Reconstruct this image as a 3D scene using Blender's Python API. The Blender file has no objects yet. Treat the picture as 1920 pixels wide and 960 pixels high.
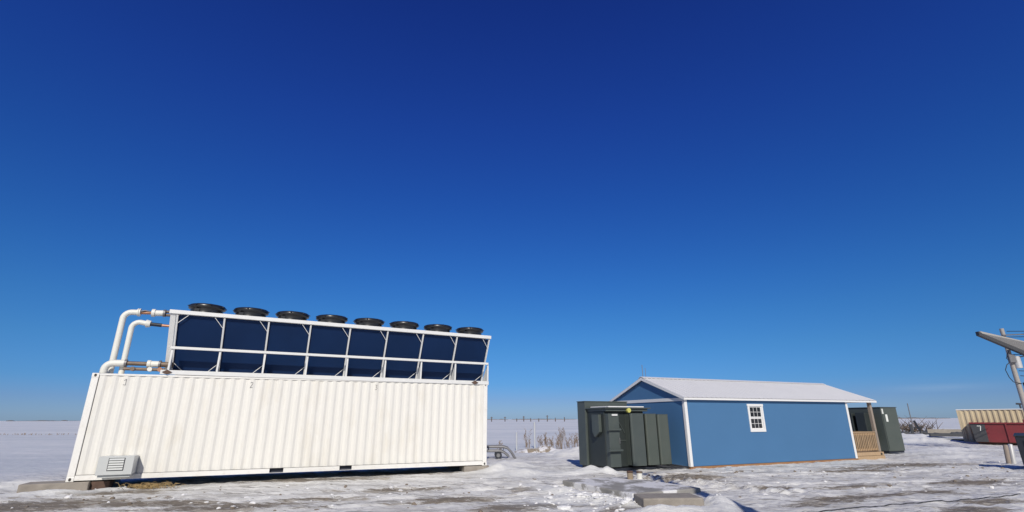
import bpy, bmesh, math, random
import numpy as np
from mathutils import Vector, Matrix

R = math.radians
rnd = random.Random(7)
scene = bpy.context.scene
col = scene.collection

# ------------------------------------------------------------------ camera, sky, sun, exposure
EYE = 1.791
PITCH, ROLL, FPX = 0.314, -0.003, 942.0
cam_d = bpy.data.cameras.new("camera")
cam_d.sensor_width = 36.0
cam_d.lens = FPX / 1920.0 * 36.0
cam_d.clip_start = 0.1
cam_d.clip_end = 9000.0
cam = bpy.data.objects.new("camera", cam_d)
col.objects.link(cam)
_f = Vector((0, math.cos(PITCH), math.sin(PITCH)))
_u0 = Vector((0, -math.sin(PITCH), math.cos(PITCH)))
_r0 = Vector((1, 0, 0))
_r = _r0 * math.cos(ROLL) + _u0 * math.sin(ROLL)
_u = _u0 * math.cos(ROLL) - _r0 * math.sin(ROLL)
_m = Matrix((( _r.x, _u.x, -_f.x, 0), (_r.y, _u.y, -_f.y, 0), (_r.z, _u.z, -_f.z, EYE), (0, 0, 0, 1)))
cam.matrix_world = _m
scene.camera = cam

SUN_AZ = (0.05, -0.9987)          # where the sun stands, seen from above
SUN_EL = R(34)
world = bpy.data.worlds.new("World")
scene.world = world
world.use_nodes = True
wn = world.node_tree
wn.nodes.clear()
w_out = wn.nodes.new("ShaderNodeOutputWorld")
w_bg = wn.nodes.new("ShaderNodeBackground")
w_bg.inputs["Strength"].default_value = 0.10
sky = wn.nodes.new("ShaderNodeTexSky")
sky.sky_type = 'NISHITA'
sky.sun_disc = False
sky.sun_elevation = SUN_EL
sky.sun_rotation = math.atan2(SUN_AZ[0], SUN_AZ[1])
sky.altitude = 400.0
sky.air_density = 1.0
sky.dust_density = 0.25
sky.ozone_density = 2.2
w_gam = wn.nodes.new("ShaderNodeGamma")
w_gam.inputs["Gamma"].default_value = 1.0
w_hsv = wn.nodes.new("ShaderNodeHueSaturation")
w_hsv.inputs["Saturation"].default_value = 1.0
w_hsv.inputs["Value"].default_value = 1.0
wn.links.new(sky.outputs[0], w_gam.inputs[0])
wn.links.new(w_gam.outputs[0], w_hsv.inputs["Color"])
# the clear winter sky is far deeper than the model's: tint it by the height above the horizon
w_tc = wn.nodes.new("ShaderNodeTexCoord")
w_sep = wn.nodes.new("ShaderNodeSeparateXYZ")
wn.links.new(w_tc.outputs["Generated"], w_sep.inputs[0])
w_ramp = wn.nodes.new("ShaderNodeValToRGB")
SKY_TINT = [(0.0105, (0.272, 0.432, 0.849)), (0.0349, (0.234, 0.393, 0.805)), (0.0645, (0.180, 0.402, 0.800)), (0.1249, (0.166, 0.426, 0.773)),
            (0.1862, (0.148, 0.430, 0.802)), (0.2478, (0.130, 0.414, 0.846)), (0.3089, (0.119, 0.389, 0.876)), (0.4075, (0.108, 0.350, 0.920)),
            (0.5341, (0.108, 0.305, 0.965)), (0.628, (0.106, 0.275, 0.950)), (0.707, (0.102, 0.245, 0.912)), (1.0, (0.09, 0.21, 0.85))]
_e = w_ramp.color_ramp.elements
while len(_e) < len(SKY_TINT): _e.new(0.5)
for _i, (_p, _c) in enumerate(SKY_TINT):
    _e[_i].position = _p
for _i, (_p, _c) in enumerate(SKY_TINT):
    _e[_i].color = _c + (1,)
wn.links.new(w_sep.outputs["Z"], w_ramp.inputs[0])
w_mul = wn.nodes.new("ShaderNodeMix")
w_mul.data_type = 'RGBA'
w_mul.blend_type = 'MULTIPLY'
w_mul.inputs["Factor"].default_value = 1.0
wn.links.new(w_hsv.outputs[0], w_mul.inputs["A"])
w_pale = wn.nodes.new("ShaderNodeMapRange")          # the half of the sky towards the sun is paler
w_pale.interpolation_type = 'SMOOTHSTEP'
w_pale.inputs["From Min"].default_value = 0.15
w_pale.inputs["From Max"].default_value = -0.75
w_pale.inputs["To Min"].default_value = 0.0
w_pale.inputs["To Max"].default_value = 1.0
wn.links.new(w_sep.outputs["Y"], w_pale.inputs["Value"])
w_pm = wn.nodes.new("ShaderNodeMix")
w_pm.data_type = 'RGBA'
wn.links.new(w_pale.outputs["Result"], w_pm.inputs["Factor"])
wn.links.new(w_ramp.outputs[0], w_pm.inputs["A"])
w_pm.inputs["B"].default_value = (0.40, 0.43, 0.50, 1)
wn.links.new(w_pm.outputs["Result"], w_mul.inputs["B"])
# one faint streak of cirrus low in the sky
w_map = wn.nodes.new("ShaderNodeMapping")
w_map.inputs["Scale"].default_value = (7.0, 7.0, 90.0)
wn.links.new(w_tc.outputs["Generated"], w_map.inputs["Vector"])
w_no = wn.nodes.new("ShaderNodeTexNoise")
w_no.inputs["Scale"].default_value = 2.0
w_no.inputs["Detail"].default_value = 3.0
wn.links.new(w_map.outputs[0], w_no.inputs["Vector"])
def _band(sock, c, hw):
    a = wn.nodes.new("ShaderNodeMath"); a.operation = 'SUBTRACT'; a.inputs[1].default_value = c
    wn.links.new(sock, a.inputs[0])
    b = wn.nodes.new("ShaderNodeMath"); b.operation = 'ABSOLUTE'
    wn.links.new(a.outputs[0], b.inputs[0])
    m = wn.nodes.new("ShaderNodeMapRange"); m.interpolation_type = 'SMOOTHSTEP'
    m.inputs["From Min"].default_value = hw; m.inputs["From Max"].default_value = 0.0
    wn.links.new(b.outputs[0], m.inputs["Value"])
    return m.outputs["Result"]
def _mul(a, b):
    m = wn.nodes.new("ShaderNodeMath"); m.operation = 'MULTIPLY'
    for i, q in enumerate((a, b)):
        if isinstance(q, float): m.inputs[i].default_value = q
        else: wn.links.new(q, m.inputs[i])
    return m.outputs[0]
w_cl = _mul(_mul(_mul(_band(w_sep.outputs["Z"], 0.043, 0.008), _band(w_sep.outputs["X"], 0.635, 0.075)), w_no.outputs["Fac"]), 0.15)
w_cm = wn.nodes.new("ShaderNodeMix")
w_cm.data_type = 'RGBA'
wn.links.new(w_cl, w_cm.inputs["Factor"])
wn.links.new(w_mul.outputs["Result"], w_cm.inputs["A"])
w_cm.inputs["B"].default_value = (6.5, 7.2, 8.0, 1)
wn.links.new(w_cm.outputs["Result"], w_bg.inputs["Color"])
wn.links.new(w_bg.outputs[0], w_out.inputs["Surface"])

sun_d = bpy.data.lights.new("sun", 'SUN')
sun_d.energy = 3.5
sun_d.angle = R(0.5)
sun_d.color = (1.0, 0.935, 0.83)
sun = bpy.data.objects.new("sun", sun_d)
_n = math.hypot(*SUN_AZ)
_sd = Vector((SUN_AZ[0] / _n * math.cos(SUN_EL), SUN_AZ[1] / _n * math.cos(SUN_EL), math.sin(SUN_EL)))
sun.rotation_euler = _sd.to_track_quat('Z', 'Y').to_euler()
sun.location = (0, -10, 30)
col.objects.link(sun)

vs = scene.view_settings
vs.view_transform = 'Standard'
vs.look = 'None'
vs.exposure = 0.0
vs.gamma = 1.0
vs.use_curve_mapping = False
scene.cycles.max_bounces = 6

# ------------------------------------------------------------------ materials
def mat(name, color, rough=0.6, metal=0.0, var=0.12, scale=3.0, bump=0.0, bscale=30.0, spec=0.5, stretch=None, dirt=None, dirt_amt=0.0, dirt_scale=2.0, dirt_at=0.52, dirt_soft=0.23):
    m = bpy.data.materials.new(name)
    m.use_nodes = True
    nt = m.node_tree
    b = nt.nodes["Principled BSDF"]
    b.inputs["Roughness"].default_value = rough
    b.inputs["Metallic"].default_value = metal
    b.inputs["Specular IOR Level"].default_value = spec
    tc = nt.nodes.new("ShaderNodeTexCoord")
    mp = nt.nodes.new("ShaderNodeMapping")
    nt.links.new(tc.outputs["Object"], mp.inputs["Vector"])
    if stretch:
        mp.inputs["Scale"].default_value = stretch
    no = nt.nodes.new("ShaderNodeTexNoise")
    no.inputs["Scale"].default_value = scale
    no.inputs["Detail"].default_value = 5.0
    nt.links.new(mp.outputs[0], no.inputs["Vector"])
    mx = nt.nodes.new("ShaderNodeMix")
    mx.data_type = 'RGBA'
    c = color
    mx.inputs["A"].default_value = (c[0] * (1 - var), c[1] * (1 - var), c[2] * (1 - var), 1)
    mx.inputs["B"].default_value = (min(1, c[0] * (1 + var)), min(1, c[1] * (1 + var)), min(1, c[2] * (1 + var)), 1)
    nt.links.new(no.outputs["Fac"], mx.inputs["Factor"])
    out = mx.outputs["Result"]
    if dirt:
        n2 = nt.nodes.new("ShaderNodeTexNoise")
        n2.inputs["Scale"].default_value = dirt_scale
        n2.inputs["Detail"].default_value = 8.0
        n2.inputs["Roughness"].default_value = 0.7
        nt.links.new(mp.outputs[0], n2.inputs["Vector"])
        rp = nt.nodes.new("ShaderNodeValToRGB")
        rp.color_ramp.elements[0].position = dirt_at
        rp.color_ramp.elements[0].color = (0, 0, 0, 1)
        rp.color_ramp.elements[1].position = dirt_at + dirt_soft
        rp.color_ramp.elements[1].color = (dirt_amt,) * 3 + (1,)
        nt.links.new(n2.outputs["Fac"], rp.inputs[0])
        m2 = nt.nodes.new("ShaderNodeMix")
        m2.data_type = 'RGBA'
        m2.inputs["B"].default_value = tuple(dirt) + (1,)
        nt.links.new(out, m2.inputs["A"])
        nt.links.new(rp.outputs[0], m2.inputs["Factor"])
        out = m2.outputs["Result"]
    nt.links.new(out, b.inputs["Base Color"])
    if bump > 0:
        nb = nt.nodes.new("ShaderNodeTexNoise")
        nb.inputs["Scale"].default_value = bscale
        nb.inputs["Detail"].default_value = 4.0
        nt.links.new(mp.outputs[0], nb.inputs["Vector"])
        bp = nt.nodes.new("ShaderNodeBump")
        bp.inputs["Strength"].default_value = bump
        bp.inputs["Distance"].default_value = 0.02
        nt.links.new(nb.outputs["Fac"], bp.inputs["Height"])
        nt.links.new(bp.outputs[0], b.inputs["Normal"])
    return m

M = {}
M['white'] = mat("white_paint", (0.785, 0.77, 0.728), 0.45, var=0.035, scale=0.8, bump=0.2, bscale=2.2, spec=0.35, dirt=(0.56, 0.48, 0.34), dirt_amt=0.32, dirt_scale=1.4, stretch=(1, 1, 0.35))
M['rail_white'] = mat("rail_white", (0.83, 0.82, 0.79), 0.4, var=0.03, scale=2.0, dirt=(0.45, 0.36, 0.27), dirt_amt=0.25, dirt_scale=6)
M['galv'] = mat("pale_grey_steel", (0.74, 0.745, 0.74), 0.4, 0.0, var=0.06, scale=4.0)
M['vent_grey'] = mat("grey_paint", (0.58, 0.60, 0.60), 0.4, 0.1, var=0.05, scale=3.0)
M['gap'] = mat("dark_gap", (0.06, 0.055, 0.05), 0.8)  # near-black colour standing for the shade in holes and gaps
M['dark'] = mat("dark_recess", (0.05, 0.055, 0.075), 0.8)
M['black_fan'] = mat("black_plastic", (0.018, 0.018, 0.02), 0.32, spec=0.6, var=0.2)
M['ink'] = mat("marker_ink", (0.16, 0.16, 0.17), 0.7)
M['pipe'] = mat("white_pipe_jacket", (0.76, 0.755, 0.70), 0.45, var=0.05, scale=5, bump=0.2, bscale=9)
M['copper'] = mat("copper_pipe", (0.46, 0.24, 0.15), 0.4, 0.5, var=0.3, scale=9)
M['brass'] = mat("dull_brass", (0.20, 0.15, 0.115), 0.55, 0.3, var=0.4, scale=9)
M['rusty'] = mat("rusty_steel", (0.10, 0.06, 0.045), 0.8, var=0.4, scale=8)
M['steel'] = mat("dull_steel", (0.22, 0.22, 0.23), 0.5, 0.4, var=0.25, scale=6)
M['concrete'] = mat("concrete", (0.33, 0.32, 0.30), 0.9, var=0.6, scale=1.1, bump=0.6, bscale=14, dirt=(0.74, 0.74, 0.75), dirt_amt=0.95, dirt_scale=1.1, dirt_at=0.475, dirt_soft=0.06)
M['concrete_bare'] = mat("weathered_concrete", (0.30, 0.27, 0.235), 0.9, var=0.35, scale=5.0, bump=0.5, bscale=25)
M['siding'] = mat("blue_siding", (0.072, 0.182, 0.355), 0.55, var=0.06, scale=0.7, bump=0.06, bscale=40, spec=0.3)
M['trim'] = mat("white_trim", (0.80, 0.80, 0.80), 0.5, var=0.03)
M['roof'] = mat("grey_metal_roof", (0.74, 0.74, 0.745), 0.42, 0.05, var=0.05, scale=1.5, spec=0.4)
M['lumber'] = mat("treated_lumber", (0.44, 0.31, 0.19), 0.8, var=0.22, scale=3.0, stretch=(6, 6, 1))
M['post_wood'] = mat("weathered_post", (0.30, 0.25, 0.21), 0.8, var=0.25, scale=3.0, stretch=(6, 6, 1))
M['skid'] = mat("skid_timber", (0.33, 0.17, 0.08), 0.8, var=0.3, scale=4.0)
M['glass'] = mat("dark_glass", (0.012, 0.014, 0.018), 0.06, spec=0.7)
M['green'] = mat("olive_green_paint", (0.074, 0.090, 0.086), 0.42, var=0.14, scale=2.5, spec=0.5, dirt=(0.10, 0.11, 0.09), dirt_amt=0.5, dirt_scale=2.5)
M['green2'] = mat("dull_green_paint", (0.082, 0.098, 0.086), 0.45, var=0.14, scale=2.0, dirt=(0.09, 0.09, 0.08), dirt_amt=0.5, dirt_scale=2)
M['green_dark'] = mat("darker_green", (0.028, 0.036, 0.036), 0.5, var=0.15)  # darker green; on the second transformer's radiators it carries shade
M['yellow'] = mat("yellow_dial", (0.62, 0.60, 0.16), 0.5)
M['sticker'] = mat("white_sticker", (0.75, 0.77, 0.74), 0.6, var=0.05)
M['tan'] = mat("tan_paint", (0.60, 0.50, 0.34), 0.55, var=0.06, scale=1.0, dirt=(0.36, 0.27, 0.18), dirt_amt=0.35, dirt_scale=1.5)
M['red'] = mat("dark_red_paint", (0.20, 0.028, 0.035), 0.5, var=0.2, scale=1.5, dirt=(0.10, 0.03, 0.03), dirt_amt=0.6)
M['grey_dark'] = mat("dark_grey_paint", (0.055, 0.058, 0.066), 0.6, var=0.2)
M['navy'] = mat("dark_navy_paint", (0.018, 0.022, 0.032), 0.5, var=0.2)
M['pole'] = mat("weathered_pole", (0.37, 0.345, 0.32), 0.7, var=0.15, scale=3, stretch=(8, 8, 1))
M['pole_grey'] = mat("pale_grey_pole", (0.55, 0.55, 0.56), 0.5, 0.2, var=0.08)
M['panel_grey'] = mat("grey_sheet_metal", (0.40, 0.39, 0.37), 0.5, 0.1, var=0.1, scale=1.2)
M['wire'] = mat("black_wire", (0.02, 0.022, 0.028), 0.6)
M['timber'] = mat("grey_timber", (0.30, 0.27, 0.23), 0.9, var=0.3, scale=2)
M['brush'] = mat("dry_brush", (0.17, 0.13, 0.10), 0.9, var=0.3)
M['weed'] = mat("dry_weed", (0.30, 0.22, 0.15), 0.9, var=0.35, scale=10)
M['straw'] = mat("straw", (0.42, 0.30, 0.14), 0.9, var=0.35, scale=10)
M['bark'] = mat("far_bark", (0.13, 0.115, 0.11), 0.9, var=0.3)
M['chunk'] = mat("snow_lump", (0.78, 0.78, 0.79), 0.8, var=0.08, scale=4, bump=0.5, bscale=20)
M['clod'] = mat("frozen_dirt", (0.22, 0.18, 0.14), 0.95, var=0.35, scale=5)
M['pallid'] = mat("bare_dirt", (0.30, 0.24, 0.17), 0.95, var=0.3, scale=2)

def coil_material():
    m = mat("navy_coil", (0.0055, 0.024, 0.085), 0.5, 0.0, var=0.25, scale=0.8, spec=0.15)
    nt = m.node_tree
    b = nt.nodes["Principled BSDF"]
    tc = nt.nodes.new("ShaderNodeTexCoord")
    w = nt.nodes.new("ShaderNodeTexWave")
    w.wave_type = 'BANDS'
    w.bands_direction = 'Z'
    w.inputs["Scale"].default_value = 14.0
    w.inputs["Distortion"].default_value = 0.0
    nt.links.new(tc.outputs["Object"], w.inputs["Vector"])
    bp = nt.nodes.new("ShaderNodeBump")
    bp.inputs["Strength"].default_value = 0.35
    bp.inputs["Distance"].default_value = 0.01
    nt.links.new(w.outputs["Fac"], bp.inputs["Height"])
    nt.links.new(bp.outputs[0], b.inputs["Normal"])
    return m
M['coil'] = coil_material()

# ------------------------------------------------------------------ mesh helpers
class MB:
    def __init__(s):
        s.v, s.f, s.sm = [], [], []
    def add(s, vs_, fs_, smooth=False):
        o = len(s.v)
        s.v += [tuple(p) for p in vs_]
        s.f += [tuple(i + o for i in f) for f in fs_]
        s.sm += [smooth] * len(fs_)
        return s
    def box(s, x0, x1, y0, y1, z0, z1):
        return s.add([(x0, y0, z0), (x1, y0, z0), (x1, y1, z0), (x0, y1, z0), (x0, y0, z1), (x1, y0, z1), (x1, y1, z1), (x0, y1, z1)],
                     [(0, 3, 2, 1), (4, 5, 6, 7), (0, 1, 5, 4), (1, 2, 6, 5), (2, 3, 7, 6), (3, 0, 4, 7)])
    def hexa(s, p):
        return s.add(p, [(0, 3, 2, 1), (4, 5, 6, 7), (0, 1, 5, 4), (1, 2, 6, 5), (2, 3, 7, 6), (3, 0, 4, 7)])
    def bar(s, a, b, w, h=None, up=(0, 0, 1)):
        a, b = Vector(a), Vector(b)
        h = h or w
        d = (b - a).normalized()
        u = Vector(up)
        if abs(d.dot(u)) > 0.98:
            u = Vector((0, 1, 0))
        x = d.cross(u).normalized() * (w / 2)
        y = x.cross(d).normalized() * (h / 2)
        return s.hexa([a - x - y, a + x - y, a + x + y, a - x + y, b - x - y, b + x - y, b + x + y, b - x + y])
    def tube(s, pts, r, n=10, caps=True):
        pts = [Vector(p) for p in pts]
        rs = r if isinstance(r, (list, tuple)) else [r] * len(pts)
        vv, ff = [], []
        prev = None
        for i, p in enumerate(pts):
            if i == 0: d = pts[1] - p
            elif i == len(pts) - 1: d = p - pts[i - 1]
            else: d = (pts[i + 1] - p).normalized() + (p - pts[i - 1]).normalized()
            d.normalize()
            if prev is None:
                ref = Vector((0, 0, 1)) if abs(d.z) < 0.9 else Vector((0, 1, 0))
                x = d.cross(ref).normalized()
            else:
                x = (prev - d * prev.dot(d)).normalized()
            prev = x
            y = d.cross(x)
            for k in range(n):
                a = 2 * math.pi * k / n
                vv.append(p + (x * math.cos(a) + y * math.sin(a)) * rs[i])
        for i in range(len(pts) - 1):
            for k in range(n):
                k2 = (k + 1) % n
                ff.append((i * n + k, i * n + k2, (i + 1) * n + k2, (i + 1) * n + k))
        s.add(vv, ff, True)
        if caps:
            s.add(vv[:n], [tuple(range(n))[::-1]])
            s.add(vv[-n:], [tuple(range(n))])
        return s
    def lathe(s, prof, c=(0, 0, 0), n=32, smooth=True):
        vv, ff = [], []
        for r, z in prof:
            for k in range(n):
                a = 2 * math.pi * k / n
                vv.append((c[0] + r * math.cos(a), c[1] + r * math.sin(a), c[2] + z))
        for i in range(len(prof) - 1):
            for k in range(n):
                k2 = (k + 1) % n
                ff.append((i * n + k, i * n + k2, (i + 1) * n + k2, (i + 1) * n + k))
        return s.add(vv, ff, smooth)
    def prism(s, poly, axis, a, b):
        """poly in the two other axes, extruded along axis from a to b"""
        def P(p, t):
            if axis == 0: return (t, p[0], p[1])
            if axis == 1: return (p[0], t, p[1])
            return (p[0], p[1], t)
        n = len(poly)
        vv = [P(p, a) for p in poly] + [P(p, b) for p in poly]
        ff = [tuple(range(n))[::-1], tuple(range(n, 2 * n))]
        for i in range(n):
            j = (i + 1) % n
            ff.append((i, j, n + j, n + i))
        return s.add(vv, ff)
    def build(s, name, m, parent=None, bevel=0.0, seg=1):
        me = bpy.data.meshes.new(name)
        me.from_pydata(s.v, [], s.f)
        me.polygons.foreach_set("use_smooth", s.sm)
        bm = bmesh.new()
        bm.from_mesh(me)
        bmesh.ops.recalc_face_normals(bm, faces=bm.faces)
        bm.to_mesh(me)
        bm.free()
        me.materials.append(m)
        o = bpy.data.objects.new(name, me)
        col.objects.link(o)
        if parent: o.parent = parent
        if bevel:
            b = o.modifiers.new("bevel", 'BEVEL')
            b.width = bevel
            b.segments = seg
            b.limit_method = 'ANGLE'
        return o

def tag(o, label=None, cat=None, group=None, kind=None):
    if label: o["label"] = label
    if cat: o["category"] = cat
    if group: o["group"] = group
    if kind: o["kind"] = kind
    return o

def empty(name, loc, rz=0.0, label=None, cat=None, group=None):
    o = bpy.data.objects.new(name, None)
    o.empty_display_size = 0.3
    col.objects.link(o)
    o.location = loc
    o.rotation_euler = (0, 0, rz)
    return tag(o, label, cat, group)

def copy_tree(o, parent=None):
    c = o.copy()
    col.objects.link(c)
    if parent: c.parent = parent
    for ch in [k for k in bpy.data.objects if k.parent == o]:
        copy_tree(ch, c)
    return c

# ------------------------------------------------------------------ ground
def _hash(ix, iy, seed):
    h = (ix.astype(np.int64) * 374761393 + iy.astype(np.int64) * 668265263 + seed * 1442695041) & 0x7fffffff
    h = ((h ^ (h >> 13)) * 1274126177) & 0x7fffffff
    h = (h ^ (h >> 16)) & 0xffff
    return h / 65535.0
def vnoise(x, y, seed=0):
    ix, iy = np.floor(x), np.floor(y)
    fx, fy = x - ix, y - iy
    fx = fx * fx * (3 - 2 * fx); fy = fy * fy * (3 - 2 * fy)
    a = _hash(ix, iy, seed); b = _hash(ix + 1, iy, seed); c = _hash(ix, iy + 1, seed); d = _hash(ix + 1, iy + 1, seed)
    return (a * (1 - fx) + b * fx) * (1 - fy) + (c * (1 - fx) + d * fx) * fy
def fbm(x, y, seed=0, oct=4):
    s = 0; a = 0.5; t = 0
    for i in range(oct):
        s = s + a * vnoise(x, y, seed + i * 17); t += a
        x = x * 2.03 + 11.3; y = y * 2.03 + 5.7; a *= 0.5
    return s / t - 0.5
def sstep(a, b, x):
    t = np.clip((x - a) / (b - a), 0, 1)
    return t * t * (3 - 2 * t)

# heaps of pushed snow: x, y, half length, half width, turn, height
HEAPS = [(-0.35, 19.6, 0.9, 0.5, 0.4, 0.26), (0.35, 18.9, 1.1, 0.6, 0.2, 0.16), (-0.2, 21.6, 1.0, 0.7, 0.4, 0.26),
         (2.75, 19.35, 0.55, 0.30, 0.1, 0.26), (3.35, 18.95, 0.5, 0.28, -0.15, 0.22), (2.35, 18.9, 0.6, 0.25, 0.1, 0.13),
         (3.0, 27.5, 1.4, 1.2, 0.1, 0.20), (4.6, 28.5, 2.6, 1.5, 0.0, 0.36),
         (1.15, 14.2, 0.9, 0.35, -0.9, 0.13), (2.15, 12.6, 0.7, 0.30, -0.6, 0.17), (2.7, 11.9, 0.5, 0.25, -0.2, 0.14), (1.3, 12.9, 0.9, 0.5, 0.2, 0.06),
         (3.2, 11.25, 0.8, 0.28, 0.05, 0.17), (4.45, 12.0, 0.4, 0.9, -0.35, 0.20),
         (24.5, 30.5, 2.2, 0.8, 0.2, 0.16), (27.5, 33.5, 3.0, 1.0, 0.1, 0.18), (33.5, 45.0, 5.0, 1.6, 0.0, 0.32), (40.0, 55.0, 9.0, 2.5, 0.0, 0.36),
         (21.5, 26.0, 2.0, 0.5, 0.25, 0.16), (23.0, 24.3, 2.4, 0.4, 0.0, 0.14), (-14.3, 15.6, 1.6, 0.6, 0.3, 0.16), (-12.0, 14.2, 0.9, 0.22, 0.45, 0.12), (-10.9, 14.95, 0.5, 0.2, 0.4, 0.10)]
# ruts: a point, a turn, depth, half width
RUTS = [((0, 13.2), 0.30, 0.05, 0.16), ((0, 15.0), 0.30, 0.05, 0.16), ((0, 16.3), 0.36, 0.04, 0.14), ((2, 17.2), 0.36, 0.035, 0.14),
        ((4, 14.2), 0.15, 0.05, 0.15), ((6, 15.6), 0.12, 0.05, 0.15), ((8.8, 11.9), 0.33, 0.02, 0.06), ((6.5, 17.6), 0.30, 0.05, 0.14), ((9, 18.0), 0.22, 0.05, 0.15), ((5.3, 15.9), -0.95, 0.15, 0.13), ((5.75, 16.2), -0.9, 0.10, 0.10)]

# where grime and bare soil show: x, y, half length, half width
PATCHES = [(-11.0, 12.2, 2.6, 1.0), (-8.0, 12.5, 1.5, 0.5), (-6.2, 12.1, 1.6, 0.6), (-3.9, 19.0, 1.5, 0.4), (-6.2, 17.2, 2.2, 0.35), (-1.3, 13.0, 1.1, 0.45),
           (7.5, 12.9, 0.9, 0.45), (8.5, 13.4, 0.8, 0.35), (10.9, 14.2, 0.8, 0.4), (9.6, 13.9, 0.5, 0.25), (16.0, 21.9, 2.4, 0.8), (7.2, 14.9, 0.8, 0.35), (5.7, 17.6, 1.3, 0.9),
           (12.5, 19.6, 2.0, 0.4), (-10.3, 14.6, 1.3, 0.5), (2.4, 11.6, 0.7, 0.3), (9.5, 11.5, 0.8, 0.4), (13.5, 16.2, 1.5, 0.5), (-3.2, 15.0, 1.2, 0.4), (6.6, 12.2, 0.7, 0.3), (9.4, 15.3, 1.1, 0.3), (10.9, 12.6, 0.9, 0.3), (13.4, 20.9, 1.6, 0.4), (0.9, 14.6, 0.9, 0.35), (0.2, 12.0, 1.1, 0.35), (-4.6, 13.4, 1.0, 0.35)]
# the two concrete slabs: x, y, turn, half width, half depth
SLABS = [(3.1, 14.85, 0.47, 1.1, 1.55), (3.35, 11.95, 0.06, 0.65, 0.375)]
def ground_h(x, y):
    x = np.asarray(x, float); y = np.asarray(y, float)
    r = np.hypot(x, y)
    near = 1 - sstep(35, 80, r)
    yard = yard_mask(x, y)
    ca, sa = math.cos(0.3), math.sin(0.3)
    u, v = x * ca + y * sa, -x * sa + y * ca
    h = near * (0.07 * fbm(x / 3.1, y / 3.1, 3) + 0.06 * fbm(u / 1.6, v / 0.55, 5) + (0.11 * (0.2 - np.abs(fbm(u / 0.9, v / 0.45, 9, 4))) + 0.075 * fbm(u / 0.30, v / 0.20, 13, 3)) * (0.3 + 0.7 * yard))
    for (px, py), a, dep, w in RUTS:
        c, s = math.cos(a), math.sin(a)
        t = (x - px) * c + (y - py) * s
        d = -(x - px) * s + (y - py) * c + 0.25 * fbm(t / 4.0, t * 0 + px, 21, 2)
        fade = np.exp(-(t / (9.0 if a > -0.5 else 3.0)) ** 4)
        h = h - fade * dep * (np.exp(-(d / w) ** 2) - 0.5 * np.exp(-((np.abs(d) - 1.7 * w) / (0.6 * w)) ** 2))
    h = h - 0.03
    for hx, hy, a, b, rot, hh in HEAPS:
        c, s = math.cos(rot), math.sin(rot)
        du, dv = ((x - hx) * c + (y - hy) * s) / a, (-(x - hx) * s + (y - hy) * c) / b
        q = du * du + dv * dv
        g = np.exp(-q * 1.2)
        h = h + g * hh * (1.0 + 1.1 * fbm(x / 0.55, y / 0.55, 31, 4))
    far = sstep(30, 70, r)
    h = h + far * (0.30 * fbm(x / 40.0, y / 12.0, 41, 3) + 0.10 * fbm(x / 9.0, y / 4.0, 43, 3))
    h = h - 0.12 * sstep(30, 40, r) * sstep(10, 25, x)
    for px, py, a, hw, hd in SLABS:                     # the snow is thin over the slabs
        c, s = math.cos(a), math.sin(a)
        du, dv = np.abs((x - px) * c + (y - py) * s) - hw, np.abs(-(x - px) * s + (y - py) * c) - hd
        m = 1 - sstep(-0.06, 0.22, np.maximum(du, dv) + 0.25 * fbm(x / 0.5, y / 0.5, 71, 3))
        h = h * (1 - m) + np.minimum(h, 0.02) * m
    return h

def yard_mask(x, y):
    n = 2.5 * fbm(x / 5.0, y / 5.0, 51, 3)
    back = 16.5 + 0.43 * (x + 12) + n                     # the yard ends along the line of the buildings
    m = 1 - sstep(back + 4.0, back + 11.0, y)
    m = m * sstep(-19, -13.5, x + 0.7 * n)
    return np.clip(m, 0, 1)

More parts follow.
